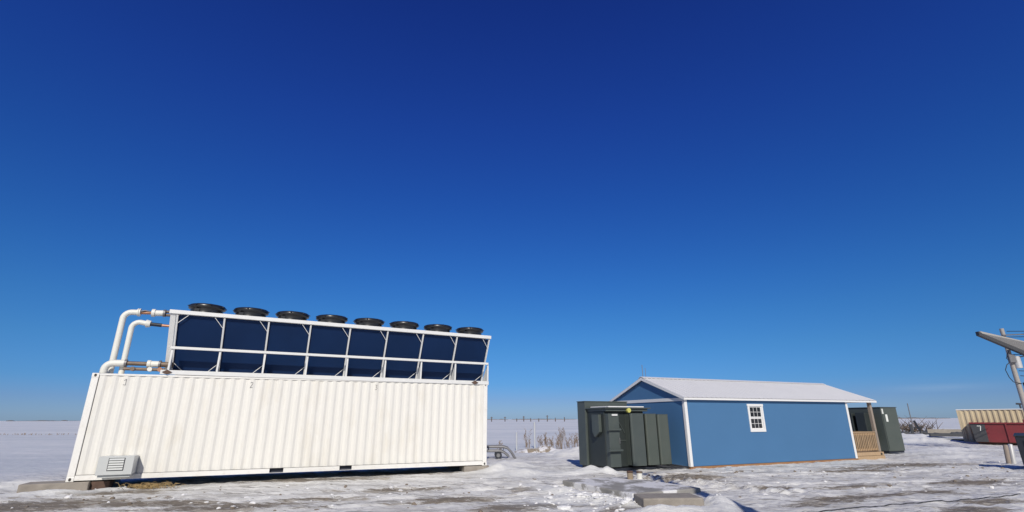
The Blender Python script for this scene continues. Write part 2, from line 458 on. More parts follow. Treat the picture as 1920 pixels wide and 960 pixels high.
def build_ground():
    a1 = np.linspace(R(-63), R(63), 1150)
    a2 = np.linspace(R(63), R(297), 120)[1:-1]
    ang = np.concatenate([a1, a2])
    rr = [0.4]
    while rr[-1] < 6000:
        q = rr[-1]
        rr.append(q * (1.05 if q < 8 else (1.0065 if q < 30 else (1.013 if q < 90 else 1.06))))
    rr = np.array(rr)
    na, nr = len(ang), len(rr)
    A, RR = np.meshgrid(ang, rr)
    X, Y = RR * np.sin(A), RR * np.cos(A)
    Z = ground_h(X, Y)
    v = np.stack([X.ravel(), Y.ravel(), Z.ravel()], 1)
    v = np.concatenate([v, [[0, 0, float(ground_h(0.0, 0.0))]]])
    i, j = np.meshgrid(np.arange(nr - 1), np.arange(na), indexing='ij')
    j2 = (j + 1) % na
    q = np.stack([i * na + j, (i + 1) * na + j, (i + 1) * na + j2, i * na + j2], -1).reshape(-1, 4)
    c = len(v) - 1
    jj = np.arange(na)
    tri = np.stack([np.full(na, c), jj, (jj + 1) % na], 1)
    me = bpy.data.meshes.new("ground")
    nl = q.size + tri.size
    me.vertices.add(len(v)); me.vertices.foreach_set("co", v.ravel())
    me.loops.add(nl); me.polygons.add(len(q) + len(tri))
    me.loops.foreach_set("vertex_index", np.concatenate([q.ravel(), tri.ravel()]))
    ls = np.concatenate([np.arange(len(q)) * 4, q.size + np.arange(len(tri)) * 3])
    me.polygons.foreach_set("loop_start", ls)
    me.polygons.foreach_set("use_smooth", np.ones(len(q) + len(tri), bool))
    me.update(calc_edges=True)
    me.validate()
    at = me.attributes.new("yard", 'FLOAT', 'POINT')
    ym = yard_mask(v[:, 0], v[:, 1])
    heap = np.zeros(len(v))
    for hx, hy, a, b, rot, hh in HEAPS:
        cc, s = math.cos(rot), math.sin(rot)
        du, dv = ((v[:, 0] - hx) * cc + (v[:, 1] - hy) * s) / a, (-(v[:, 0] - hx) * s + (v[:, 1] - hy) * cc) / b
        heap = np.maximum(heap, np.exp(-(du * du + dv * dv) * 0.7))
    at.data.foreach_set("value", np.clip(ym * (1 - 0.85 * heap), 0, 1))
    pt = np.zeros(len(v))
    for px, py, sx, sy in PATCHES:
        c3, s3 = math.cos(0.25), math.sin(0.25)
        du, dv = ((v[:, 0] - px) * c3 + (v[:, 1] - py) * s3) / sx, (-(v[:, 0] - px) * s3 + (v[:, 1] - py) * c3) / sy
        pt = np.maximum(pt, np.exp(-(du * du + dv * dv) * 0.9))
    at3 = me.attributes.new("patch", 'FLOAT', 'POINT')
    at3.data.foreach_set("value", pt)
    at2 = me.attributes.new("heap", 'FLOAT', 'POINT')
    at2.data.foreach_set("value", heap)
    o = bpy.data.objects.new("ground", me)
    col.objects.link(o)
    o["kind"] = "structure"
    m = bpy.data.materials.new("trodden_snow")
    m.use_nodes = True
    nt = m.node_tree
    b = nt.nodes["Principled BSDF"]
    b.inputs["Roughness"].default_value = 0.75
    b.inputs["Specular IOR Level"].default_value = 0.25
    N = nt.nodes.new
    L = nt.links.new
    tc = N("ShaderNodeTexCoord")
    def noise(scale, stretch=(1, 1, 1), rot=0.0, detail=6.0, rough=0.6):
        mp = N("ShaderNodeMapping")
        mp.inputs["Rotation"].default_value = (0, 0, rot)
        mp.inputs["Scale"].default_value = stretch
        L(tc.outputs["Object"], mp.inputs["Vector"])
        n = N("ShaderNodeTexNoise")
        n.inputs["Scale"].default_value = scale
        n.inputs["Detail"].default_value = detail
        n.inputs["Roughness"].default_value = rough
        L(mp.outputs[0], n.inputs["Vector"])
        return n.outputs["Fac"]
    def ramp(x, p0, p1, c0=0.0, c1=1.0):
        r = N("ShaderNodeMapRange")
        r.interpolation_type = 'SMOOTHSTEP'
        r.inputs["From Min"].default_value = p0; r.inputs["From Max"].default_value = p1
        r.inputs["To Min"].default_value = c0; r.inputs["To Max"].default_value = c1
        L(x, r.inputs["Value"])
        return r.outputs["Result"]
    def mul(a_, b_):
        n = N("ShaderNodeMath"); n.operation = 'MULTIPLY'
        for k, q_ in enumerate((a_, b_)):
            if isinstance(q_, float): n.inputs[k].default_value = q_
            else: L(q_, n.inputs[k])
        return n.outputs[0]
    def mix(fac, a_, b_):
        n = N("ShaderNodeMix"); n.data_type = 'RGBA'
        L(fac, n.inputs["Factor"])
        for key, q_ in (("A", a_), ("B", b_)):
            if isinstance(q_, tuple): n.inputs[key].default_value = q_ + (1,)
            else: L(q_, n.inputs[key])
        return n.outputs["Result"]
    ya = N("ShaderNodeAttribute"); ya.attribute_name = "yard"
    he = N("ShaderNodeAttribute"); he.attribute_name = "heap"
    yard = ya.outputs["Fac"]
    # wind-crusted field, whiter in drifts
    field = mix(ramp(noise(0.05, (0.35, 1.6, 1), 0.1), 0.35, 0.65), (0.61, 0.65, 0.695), (0.76, 0.78, 0.80))
    field = mix(ramp(noise(0.9, (0.3, 1.6, 1), 0.1, 8), 0.50, 0.70), field, (0.84, 0.84, 0.86))
    # packed yard snow: bright crust, grey wheel-packed streaks, and patches of grime and frozen soil
    pa = N("ShaderNodeAttribute"); pa.attribute_name = "patch"
    patch = pa.outputs["Fac"]
    def add(a_, k_):
        n = N("ShaderNodeMath"); n.operation = 'ADD'
        L(a_, n.inputs[0])
        if isinstance(k_, float): n.inputs[1].default_value = k_
        else: L(k_, n.inputs[1])
        return n.outputs[0]
    def lift(fac, w):                                  # a noise raised where the patches lie
        return add(fac, mul(patch, w))
    snow = mix(ramp(noise(1.3, (0.50, 1.5, 1), -0.3, 10, 0.7), 0.40, 0.58), (0.71, 0.70, 0.675), (0.90, 0.895, 0.865))
    streak = ramp(noise(0.75, (0.28, 2.6, 1), -0.30, 10, 0.74), 0.525, 0.57)
    snow = mix(mul(streak, 0.7), snow, (0.54, 0.52, 0.49))
    line = ramp(noise(1.7, (0.22, 3.0, 1), -0.22, 10, 0.74), 0.565, 0.59)
    snow = mix(mul(line, 0.85), snow, (0.30, 0.285, 0.265))
    grime = ramp(lift(noise(1.5, (0.45, 1.7, 1), -0.33, 12, 0.78), 0.23), 0.585, 0.625)
    snow = mix(mul(grime, 0.85), snow, (0.42, 0.375, 0.31))
    soil = ramp(lift(noise(2.8, (0.5, 1.8, 1), -0.25, 12, 0.8), 0.20), 0.605, 0.635)
    snow = mix(mul(soil, 0.85), snow, (0.19, 0.16, 0.125))
    crumb = ramp(lift(noise(9.0, (0.7, 1.3, 1), -0.3, 8, 0.85), 0.06), 0.60, 0.63)
    snow = mix(mul(crumb, 0.6), snow, (0.24, 0.21, 0.175))
    flake = ramp(noise(5.0, (0.5, 1.6, 1), 0.5, 8, 0.85), 0.56, 0.62)
    snow = mix(mul(flake, 0.7), snow, (0.92, 0.915, 0.89))
    c = mix(yard, field, snow)
    c = mix(ramp(he.outputs["Fac"], 0.25, 0.8, 0.0, 0.75), c, (0.88, 0.875, 0.85))
    L(c, b.inputs["Base Color"])
    bp = N("ShaderNodeBump")
    bp.inputs["Strength"].default_value = 0.8
    bp.inputs["Distance"].default_value = 0.10
    L(noise(3.2, (0.5, 1.6, 1), -0.3, 10, 0.78), bp.inputs["Height"])
    L(bp.outputs[0], b.inputs["Normal"])
    me.materials.append(m)
    return o
ground = build_ground()
def gz(x, y):
    return float(ground_h(np.array([x]), np.array([y]))[0])

# ------------------------------------------------------------------ white shipping container
CL, CD, CH = 12.192, 2.438, 2.896
CZ = 0.20
cont = empty("shipping_container", (-12.133, 14.841, CZ), 0.408,
             "long white corrugated shipping container carrying the fan cooler, raised on concrete blocks", "shipping container")

def corrugated(x0, x1, z0, z1, y_out, depth, pitch=0.278, sign=1, axis=0, jitter=0.0):
    """a folded sheet: flats on y_out, valleys at y_out + sign*depth"""
    k = pitch / 0.278
    pts = [(x0, 0)]
    n = int((x1 - x0 - 0.02) // pitch)
    x = x0 + ((x1 - x0) - n * pitch) / 2
    for i in range(n):
        pts += [(x + 0.036 * k, 0), (x + 0.104 * k, 1), (x + 0.174 * k, 1), (x + 0.242 * k, 0)]
        x += pitch
    pts.append((x1, 0))
    b = MB()
    nz = 5
    vv, ff = [], []
    for px, d in pts:
        for kz in range(nz):
            z = z0 + (z1 - z0) * kz / (nz - 1)
            off = y_out + sign * depth * d + jitter * rnd.uniform(-1, 1)
            vv.append((px, off, z) if axis == 0 else (off, px, z))
    for i in range(len(pts) - 1):
        for kz in range(nz - 1):
            a = i * nz + kz
            ff.append((a, a + nz, a + nz + 1, a + 1))
    b.add(vv, ff)
    return b
p0, p1 = 0.175, CL - 0.165
corrugated(p0 + 0.012, p1, 0.165, CH - 0.062, 0.014, 0.027, jitter=0.0015).build("side_panel", M['white'], cont)
corrugated(p0, p1, 0.165, CH - 0.062, CD - 0.014, 0.036, sign=-1).build("side_panel", M['white'], cont)
corrugated(0.17, CD - 0.17, 0.165, CH - 0.11, 0.03, 0.04, sign=1, axis=1).build("end_panel", M['white'], cont)
drs = MB()
for k in range(2):
    drs.box(CL - 0.06, CL - 0.02, 0.165 + k * 1.055, 1.215 + k * 1.055, 0.165, CH - 0.11)
drs.build("door", M['white'], cont, 0.008)
rods = MB()
for yy in (0.5, 0.95, 1.48, 1.95):
    rods.tube([(CL - 0.0, yy, 0.12), (CL - 0.0, yy, CH - 0.1)], 0.017, 8)
rods.build("lock_rod", M['rail_white'], cont)
for (a, b_) in ((0.0, 0.17), (CL - 0.16, CL)):
    for (c_, d_) in ((0.0, 0.16), (CD - 0.16, CD)):
        MB().box(a, b_, c_, d_, 0.118, CH - 0.118).build("corner_post", M['rail_white'], cont, 0.01)
for sx in (0, 1):
    for sy in (0, 1):
        for sz in (0, 1):
            x0 = -0.004 if sx == 0 else CL - 0.174
            y0 = -0.004 if sy == 0 else CD - 0.158
            z0 = -0.004 if sz == 0 else CH - 0.118
            cc = MB().box(x0, x0 + 0.178, y0, y0 + 0.162, z0, z0 + 0.122).build("corner_casting", M['rail_white'], cont, 0.012, 2)
            hl = MB()
            yh = y0 - 0.003 if sy == 0 else y0 + 0.165
            hl.prism([(x0 + 0.089 + 0.032 * math.cos(t * math.pi / 8), z0 + 0.061 + 0.042 * math.sin(t * math.pi / 8)) for t in range(16)], 1, yh - 0.002, yh + 0.002)
            hl.build("casting_hole", M['gap'], cc)  # flat dark disc in place of the shaded opening
MB().box(0.1745, 0.185, 0.006, 0.02, 0.12, CH - 0.13).build("gap_strip", M['gap'], cont)  # dark strip drawn for the shaded gap between post and panel
# bottom rail cut by two fork pockets
PK = ((5.02, 5.41), (7.09, 7.47))
b = MB()
xs = [0.176] + [q for p in PK for q in p] + [CL - 0.176]
for i in range(0, len(xs), 2):
    b.box(xs[i], xs[i + 1], 0.0, 0.045, 0.02, 0.155)
for (a, c_) in PK:
    b.box(a, c_, 0.0, 0.045, 0.02, 0.034)
b.build("bottom_rail", M['rail_white'], cont, 0.006)
MB().box(0.176, CL - 0.176, 0.002, 0.05, 0.158, 0.1645).build("rail_seam", M['gap'], cont)
MB().box(0.176, CL - 0.176, CD - 0.045, CD, 0.02, 0.155).build("bottom_rail", M['rail_white'], cont, 0.006)
for (a, c_) in PK:
    q = MB()
    q.box(a, c_, 0.05, 1.2, 0.036, 0.04)
    q.box(a, c_, 0.05, 1.2, 0.148, 0.152)
    q.box(a - 0.004, a, 0.05, 1.2, 0.036, 0.152)
    q.box(c_, c_ + 0.004, 0.05, 1.2, 0.036, 0.152)
    q.box(a, c_, 0.12, 0.125, 0.041, 0.147)
    q.build("fork_pocket", M['dark'], cont)
MB().box(0.176, CL - 0.176, 0.002, 0.062, CH - 0.06, CH - 0.002).build("top_rail", M['rail_white'], cont, 0.008)
MB().box(0.176, CL - 0.176, CD - 0.062, CD - 0.002, CH - 0.06, CH - 0.002).build("top_rail", M['rail_white'], cont, 0.008)
for (xa, xb) in ((0.002, 0.11), (CL - 0.11, CL - 0.002)):
    for (za, zb) in ((0.0, 0.16), (CH - 0.11, CH - 0.004)):
        MB().box(xa, xb, 0.17, CD - 0.17, za, zb).build("end_rail", M['rail_white'], cont, 0.006)
MB().box(0.115, CL - 0.115, 0.065, CD - 0.065, CH - 0.03, CH - 0.018).build("roof", M['white'], cont)
MB().box(0.12, CL - 0.12, 0.2, CD - 0.06, 0.10, 0.146).build("floor", M['dark'], cont)
def stroke(pts, w=0.010):
    s = MB()
    for a, c_ in zip(pts[:-1], pts[1:]):
        s.bar((a[0], 0.0045, a[1]), (c_[0], 0.0045, c_[1]), w, 0.006, up=(0, 1, 0))
    return s
def marks(x, z, which):
    sh = {'1': [(-.03, .05), (.02, .09), (.02, -.08), (-.04, -.07)], '2': [(-.035, .05), (-.01, .085), (.03, .07), (.025, .02), (-.035, -.085), (.04, -.08)],
          '3': [(-.03, .08), (.03, .08), (0, .015), (.035, -.03), (.01, -.08), (-.035, -.07)]}[which]
    return stroke([(x + q[0], z + q[1]) for q in sh])
for xx, w_ in ((0.79, '1'), (4.28, '2'), (8.15, '3')):
    # each number sits on one outer flat of the folded side
    n_ = int((p1 - p0 - 0.012 - 0.02) // 0.278)
    st = p0 + 0.012 + ((p1 - p0 - 0.012) - n_ * 0.278) / 2
    fx = st + round((xx - st) / 0.278) * 0.278
    marks(fx, 2.655, w_).build("number_mark", M['ink'], cont)
# louvred vent hood near one lower corner
vx0, vx1, vz0, vz1, vd = 0.73, 1.55, 0.17, 0.645, 0.45
b = MB()
b.hexa([(vx0, -vd, vz0), (vx1, -vd, vz0), (vx1, -vd + 0.02, vz0), (vx0, -vd + 0.02, vz0), (vx0, -vd, vz1), (vx1, -vd, vz1), (vx1, -vd + 0.02, vz1), (vx0, -vd + 0.02, vz1)])
b.box(vx0, vx0 + 0.015, -vd + 0.02, 0.012, vz0, vz1)
b.box(vx1 - 0.015, vx1, -vd + 0.02, 0.012, vz0, vz1)
b.box(vx0 + 0.015, vx1 - 0.015, -vd + 0.02, 0.012, vz1 - 0.015, vz1)
b.box(vx0 + 0.04, vx1 - 0.04, -vd + 0.07, -0.012, vz0 - 0.07, vz0 + 0.01)
vent = b.build("vent_hood", M['vent_grey'], cont, 0.008)
b = MB()
for k in range(5):
    z = 0.30 + k * 0.062
    b.hexa([(0.985, -vd - 0.004, z - 0.004), (1.325, -vd - 0.004, z - 0.004), (1.325, -vd - 0.001, z + 0.042), (0.985, -vd - 0.001, z + 0.042),
            (0.985, -vd - 0.034, z), (1.325, -vd - 0.034, z), (1.325, -vd - 0.006, z + 0.044), (0.985, -vd - 0.006, z + 0.044)])
b.build("louvre", M['vent_grey'], vent)
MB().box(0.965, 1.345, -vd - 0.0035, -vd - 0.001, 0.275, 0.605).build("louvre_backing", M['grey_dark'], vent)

def cpt(s, o, z=0.0):
    """a point of the container's frame in the world (z is height above the ground)"""
    c_, s_ = math.cos(0.408), math.sin(0.408)
    return (-12.133 + s * c_ - o * s_, 14.841 + s * s_ + o * c_, z)

# concrete blocks under it
def block(name, s0, s1, o0, o1, z0, z1, label, m='concrete_bare'):
    c_ = cpt((s0 + s1) / 2, (o0 + o1) / 2)
    b_ = MB()
    w, d = (s1 - s0) / 2, (o1 - o0) / 2
    b_.box(-w, w, -d, d, z0, z1)
    o = b_.build(name, M[m], None, 0.02, 2)
    o.location = (c_[0], c_[1], 0)
    o.rotation_euler = (0, 0, 0.408)
    return tag(o, label, "concrete block", "blocks under the white container")
block("concrete_block", -0.95, 0.55, -0.10, 0.6, -0.12, 0.192, "weathered concrete block under the container corner beside the vent hood")
block("concrete_block", 11.35, 12.3, 0.02, 0.6, -0.12, 0.192, "pale concrete block under the container corner beside the pushed snow")
block("concrete_block", -0.2, 0.7, 1.85, 2.5, -0.12, 0.192, "concrete block hidden deep behind the vent-hood end of the container")
block("concrete_block", 11.35, 12.3, 1.85, 2.5, -0.12, 0.192, "concrete block hidden deep behind the far end of the container")
block("rusty_plate", 0.56, 0.98, 0.06, 0.5, -0.05, 0.19, "rusty brown steel shim between concrete block and vent hood", 'rusty')["category"] = "steel shim"

# ------------------------------------------------------------------ dry cooler on the container
cool_root = cpt(1.80, 0.0, 3.175)
cool = empty("dry_cooler", cool_root, 0.408, "long white framed cooler with navy coils and eight black fans on container roof", "dry cooler")
TILT = R(0.42)
cool.rotation_euler = Matrix.Rotation(0.408, 4, 'Z').__matmul__(Matrix.Rotation(TILT, 4, 'Y')).to_euler()
CLN = 10.37
H_L, H_R = 1.86, 1.75
def HT(x): return H_L + (H_R - H_L) * x / CLN
YT, YB, YC = -0.16, 0.72, 1.22          # front top edge, front foot, middle line
def yfr(x, z):                            # the leaning front plane
    return YB + (YT - YB) * (z - 0.06) / (HT(x) - 0.06)
ZM = 0.74
bay = [CLN * k / 8 for k in range(9)]
def rail(name, y0, y1, za, zb, ha, hb, m='galv', x0=-0.03, x1=CLN + 0.03):
    return MB().hexa([(x0, y0, za), (x1, y0, zb), (x1, y1, zb), (x0, y1, za), (x0, y0, za + ha), (x1, y0, zb + hb), (x1, y1, zb + hb), (x0, y1, za + ha)]).build(name, M[m], cool, 0.006)
rail("top_rail", YT - 0.05, YT + 0.06, H_L - 0.10, H_R - 0.10, 0.12, 0.12, x0=-0.22, x1=CLN + 0.06)
rail("top_rail", 2 * YC - YT - 0.06, 2 * YC - YT + 0.05, H_L - 0.10, H_R - 0.10, 0.12, 0.12, x0=-0.22, x1=CLN + 0.06)
rail("base_rail", -0.02, 0.05, -0.065, -0.065, 0.13, 0.13, x0=-0.16, x1=CLN + 0.06)
rail("base_rail", 2.39, 2.46, -0.065, -0.065, 0.13, 0.13, x0=-0.16, x1=CLN + 0.06)
rail("base_deck", 0.06, 2.38, 0.03, 0.03, 0.02, 0.02)
rail("mid_rail", -0.035, 0.035, ZM - 0.04, ZM - 0.06, 0.08, 0.08)
rail("mid_rail", 2.405, 2.475, ZM - 0.04, ZM - 0.06, 0.08, 0.08)
rail("fan_deck", YT + 0.08, 2 * YC - YT - 0.08, H_L - 0.04, H_R - 0.04, 0.03, 0.03)
for k, x in enumerate(bay):
    w = 0.055
    zt = HT(x) - 0.11
    for side in (0, 1):
        f = (lambda y: y) if side == 0 else (lambda y: 2 * YC - y)
        sg = 1 if side == 0 else -1
        p = MB()
        y0, y1 = f(yfr(x, 0.07) - 0.04 * 1), f(yfr(x, zt) - 0.04)
        p.bar((x, y0, 0.07), (x, y1, zt), w, 0.05, up=(1, 0, 0))
        p.build("post", M['galv'], cool)
        MB().box(x + 0.0, x + 0.055, f(0.03) - 0.022, f(0.03) + 0.022, 0.066, ZM - 0.045).build("leg", M['galv'], cool, 0.004)
        # triangular web between leg and leaning post
        g = MB()
        q = [(f(0.055), 0.067), (f(yfr(x, 0.067) - 0.07), 0.067), (f(0.055 + 0.02), ZM - 0.05)]
        g.prism(q, 0, x + 0.02, x + 0.026)
        g.build("web_plate", M['galv'], cool)
# corner braces of the front bays
for k in range(8):
    x0, x1 = bay[k], bay[k + 1]
    for xa, xb, za, zb in ((x1 - 0.27, x1 - 0.02, HT(x1) - 0.12, HT(x1) - 0.42), (x1 - 0.33, x1 - 0.02, 0.075, 0.36)):
        MB().bar((xa, yfr(xa, za) - 0.07, za), (xb, yfr(xb, zb) - 0.07, zb), 0.017, 0.010, up=(0, 1, 0)).build("brace", M['galv'], cool)
for xa, xb, za, zb in ((0.3, 0.03, H_L - 0.12, H_L - 0.36), (0.32, 0.03, 0.075, 0.34)):
    MB().bar((xa, yfr(xa, za) - 0.07, za), (xb, yfr(xb, zb) - 0.07, zb), 0.017, 0.010, up=(0, 1, 0)).build("brace", M['galv'], cool)
# coil panels, one to a bay, on both leaning sides
for k in range(8):
    for side in (0, 1):
        f = (lambda y: y) if side == 0 else (lambda y: 2 * YC - y)
        xa, xb = bay[k] + 0.032, bay[k + 1] - 0.032
        za, ta, tb = 0.075, HT(xa) - 0.11, HT(xb) - 0.11
        pp = [(xa, f(yfr(xa, za)), za), (xb, f(yfr(xb, za)), za), (xb, f(yfr(xb, za) + 0.08), za), (xa, f(yfr(xa, za) + 0.08), za),
              (xa, f(yfr(xa, ta)), ta), (xb, f(yfr(xb, tb)), tb), (xb, f(yfr(xb, tb) + 0.08), tb), (xa, f(yfr(xa, ta) + 0.08), ta)]
        MB().hexa(pp).build("coil_panel", M['coil'], cool)
# end plates: a V, with a front flange
for x0, fl in ((-0.03, -0.19), (CLN + 0.03, None)):
    e = MB()
    hh = HT(max(0, min(CLN, x0))) - 0.105
    e.prism([(yfr(0, 0.07), 0.068), (2 * YC - yfr(0, 0.07), 0.068), (2 * YC - YT - 0.03, hh), (YT + 0.03, hh)], 0, x0 - 0.012, x0 + 0.012)
    if fl is not None:
        za, zb = 0.068, hh
        ya, yb = yfr(0, za) - 0.05, yfr(0, zb) - 0.05
        e.hexa([(fl, ya, za), (-0.045, ya, za), (-0.045, ya + 0.05, za), (fl, ya + 0.05, za), (fl, yb, zb), (-0.045, yb, zb), (-0.045, yb + 0.05, zb), (fl, yb + 0.05, zb)])
    e.build("end_plate", M['galv'], cool, 0.004)
for xf in (0.02, CLN - 0.50):
    MB().prism([(xf - 0.13, 0.0), (xf, -0.07), (xf + 0.13, 0.0), (xf, 0.075)], 1, -0.05, -0.022).build("lock_fitting", M['rusty'], cool)
# fans
def make_fan(x):
    z = HT(x) - 0.01
    ring = MB()
    prof = [(0.53, 0.0), (0.49, 0.04), (0.48, 0.27), (0.49, 0.30), (0.54, 0.32), (0.555, 0.345), (0.55, 0.41), (0.52, 0.44), (0.49, 0.435), (0.45, 0.38), (0.44, 0.30), (0.44, 0.02), (0.53, 0.0)]
    ring.lathe(prof, (x, YC - 0.22, z), 48)
    for k in range(8):
        a = k * math.pi / 4 + 0.3 * math.sin(3 * x)
        d = Vector((math.cos(a), math.sin(a), 0))
        p = Vector((x, YC - 0.22, z))
        ring.bar(p + d * 0.47 + Vector((0, 0, 0.442)), p + d * 0.585 + Vector((0, 0, 0.39)), 0.05, 0.025)
    a = 4.2 + 0.25 * math.sin(5 * x)
    p = Vector((x + 0.49 * math.cos(a), YC - 0.22 + 0.49 * math.sin(a), z + 0.2))
    ring.box(p.x - 0.07, p.x + 0.07, p.y - 0.05, p.y + 0.03, p.z - 0.06, p.z + 0.06)
    r = ring.build("fan", M['black_fan'], cool)
    c_ = (x, YC - 0.22, z)
    h_ = MB()
    h_.lathe([(0.0, 0.40), (0.11, 0.40), (0.12, 0.37), (0.12, 0.22), (0.0, 0.22)], c_, 20)
    h_.build("fan_hub", M['black_fan'], r)
    bl = MB()
    for k in range(5):
        a = k * 2 * math.pi / 5 + x
        vv = []
        for rr_, tw, ch in ((0.11, 0.9, 0.10), (0.27, 0.6, 0.14), (0.42, 0.4, 0.17)):
            d = Vector((math.cos(a), math.sin(a), 0)); t = Vector((-math.sin(a), math.cos(a), 0))
            p = Vector(c_) + d * rr_ + Vector((0, 0, 0.28))
            off = t * ch * math.cos(tw) + Vector((0, 0, ch * 0.4 * math.sin(tw)))
            vv += [p - off, p + off]
        bl.add(vv, [(0, 1, 3, 2), (2, 3, 5, 4)], True)
    bl.build("fan_blades", M['black_fan'], r)
    g = MB()
    for rr_ in (0.12, 0.22, 0.32, 0.42):
        g.tube([(c_[0] + rr_ * math.cos(t * math.pi / 12), c_[1] + rr_ * math.sin(t * math.pi / 12), c_[2] + 0.43) for t in range(25)], 0.005, 5, False)
    for k in range(12):
        a = k * math.pi / 6
        g.bar((c_[0] + 0.10 * math.cos(a), c_[1] + 0.10 * math.sin(a), c_[2] + 0.43), (c_[0] + 0.52 * math.cos(a), c_[1] + 0.52 * math.sin(a), c_[2] + 0.43), 0.008)
    g.build("fan_guard", M['black_fan'], r)
for k in range(8):
    make_fan(0.60 + 1.335 * k)
MB().box(CLN * 0.545, CLN * 0.565, 0.4, 0.5, HT(5) - 0.0, HT(5) + 0.05).build("cover_cap", M['rail_white'], cool)

# ------------------------------------------------------------------ coolant pipes between roof and cooler
def arc(p, c_dir_a, c_dir_b, r, n=7):
    """quarter bend around corner p: comes in along -a, leaves along b"""
    p, a, b_ = Vector(p), Vector(c_dir_a), Vector(c_dir_b)
    c0 = p - a * r + b_ * r
    return [c0 - b_ * r * math.cos(t * math.pi / 2 / n) + a * r * math.sin(t * math.pi / 2 / n) for t in range(n + 1)]
def pipe_thing(label):
    return empty("coolant_pipe", cpt(0, 0, 0), 0.408, label, "pipe", "pipes from container roof to cooler")
ZT = CZ + CH
Z3, X3 = Vector((0, 0, 1)), Vector((1, 0, 0))
# tall outer pipe
P1 = pipe_thing("tallest white pipe arching from container roof to the top of cooler")
o_ = 0.80
MB().tube([(0.20, o_, ZT - 0.015)] + [(0.20, o_, 4.8)] + arc((0.20, o_, 5.06), Z3, X3, 0.22) + [(0.56, o_, 5.065)], 0.088, 14).build("pipe", M['pipe'], P1)
MB().tube([(0.55, o_, 5.065), (0.585, o_, 5.067)], 0.125, 14).tube([(0.595, o_, 5.067), (0.63, o_, 5.068)], 0.125, 14).build("flange", M['pipe'], P1)
MB().tube([(0.63, o_, 5.065), (0.95, o_, 5.08)], 0.055, 10).build("copper_pipe", M['copper'], P1)
MB().tube([(0.62, o_ - 0.07, 5.09), (0.75, o_ - 0.08, 5.125), (0.93, o_ - 0.04, 5.10)], 0.020, 8).build("valve_rod", M['steel'], P1)
MB().tube([(0.93, o_, 5.08), (1.02, o_, 5.08)], 0.125, 14).build("coupling", M['pipe'], P1)
MB().tube([(1.02, o_, 5.08), (1.24, o_, 5.09)], 0.095, 14).build("sleeve", M['pipe'], P1)
MB().tube([(1.24, o_, 5.09), (1.30, o_, 5.09)], 0.12, 14).build("flange", M['steel'], P1)
b = MB()
for dz in (-0.055, 0.055):
    b.tube([(1.30, o_, 5.09 + dz), (1.80, o_, 5.10 + dz)], 0.045, 10)
b.build("inlet_pipe", M['brass'], P1)
# shorter inner pipe
P2 = pipe_thing("shorter white pipe curving over below the tallest pipe")
o_ = 0.62
MB().tube([(0.53, o_, ZT - 0.015), (0.52, o_, 4.5)] + arc((0.52, o_, 4.73), Z3, X3, 0.20) + [(0.90, o_, 4.70)], 0.078, 14).build("pipe", M['pipe'], P2)
MB().tube([(0.88, o_, 4.70), (0.90, o_, 4.70), (1.0, o_, 4.69)], [0.12, 0.12, 0.10], 14).build("flange", M['pipe'], P2)
MB().tube([(1.0, o_, 4.69), (1.30, o_, 4.67)], 0.058, 10).build("hose", M['navy'], P2)
MB().tube([(1.28, o_, 4.67), (1.75, o_, 4.65)], 0.042, 10).build("copper_pipe", M['copper'], P2)
# low pipe
P3 = pipe_thing("low white pipe bending along just above the container roof")
o_ = 0.45
MB().tube([(0.13, o_, ZT - 0.015), (0.13, o_, 3.2)] + arc((0.13, o_, 3.43), Z3, X3, 0.2) + [(0.60, o_, 3.44)], 0.10, 14).build("pipe", M['pipe'], P3)
MB().tube([(0.13, o_, ZT - 0.02), (0.13, o_, ZT + 0.025)], 0.21, 18).build("roof_flange", M['steel'], P3)
MB().tube([(0.60, o_, 3.44), (0.66, o_, 3.44)], 0.115, 14).build("flange", M['steel'], P3)
MB().tube([(0.66, o_, 3.44), (1.18, o_, 3.44)], 0.065, 10).build("copper_pipe", M['brass'], P3)
MB().tube([(0.62, o_ - 0.08, 3.27), (1.66, o_ - 0.08, 3.27)], 0.05, 10).build("drain_pipe", M['brass'], P3)
MB().tube([(1.18, o_, 3.44), (1.27, o_, 3.44)], 0.115, 14).build("coupling", M['pipe'], P3)
MB().tube([(1.27, o_, 3.44), (1.48, o_, 3.44)], 0.095, 14).build("sleeve", M['pipe'], P3)
MB().tube([(1.48, o_, 3.44), (1.53, o_, 3.44)], 0.12, 14).build("flange", M['steel'], P3)
MB().tube([(1.53, o_, 3.44), (1.86, o_, 3.43)], 0.08, 12).build("inlet_pipe", M['brass'], P3)
for xv, mm in ((0.86, 'brass'), (1.30, 'pipe'), (1.56, 'copper')):
    MB().tube([(xv, o_ - 0.19, 3.27), (xv, o_ - 0.05, 3.27)], 0.065, 10).build("valve_knob", M[mm], P3)

# ------------------------------------------------------------------ blue cabin
HX, HY, HYAW = 6.77, 20.61, 0.42
hut = empty("cabin", (HX, HY, 0), HYAW, "blue cabin with white trim, metal gable roof and a small wooden porch", "cabin")
WL, WW, WZ0, WZ1 = 9.75, 4.85, 0.06, 2.57
RZ = 3.46
th = 0.10
W0, W1, WN0, WN1 = 3.42, 4.16, 1.33, 2.28
b = MB()
b.box(0, W0, 0, th, WZ0, WZ1); b.box(W1, WL, 0, th, WZ0, WZ1); b.box(W0, W1, 0, th, WZ0, WN0); b.box(W0, W1, 0, th, WN1, WZ1)
b.box(0, WL, WW - th, WW, WZ0, WZ1)
b.build("side_wall", M['siding'], hut)
for x in (0.0, WL - th):
    g = MB()
    g.prism([(th, WZ0), (WW - th, WZ0), (WW - th, WZ1), (WW - 0.02, WZ1), (WW / 2, RZ - 0.06), (0.02, WZ1), (th, WZ1)], 0, x + 0.001, x + th - 0.001)
    g.build("gable_wall", M['siding'], hut)
g = MB()
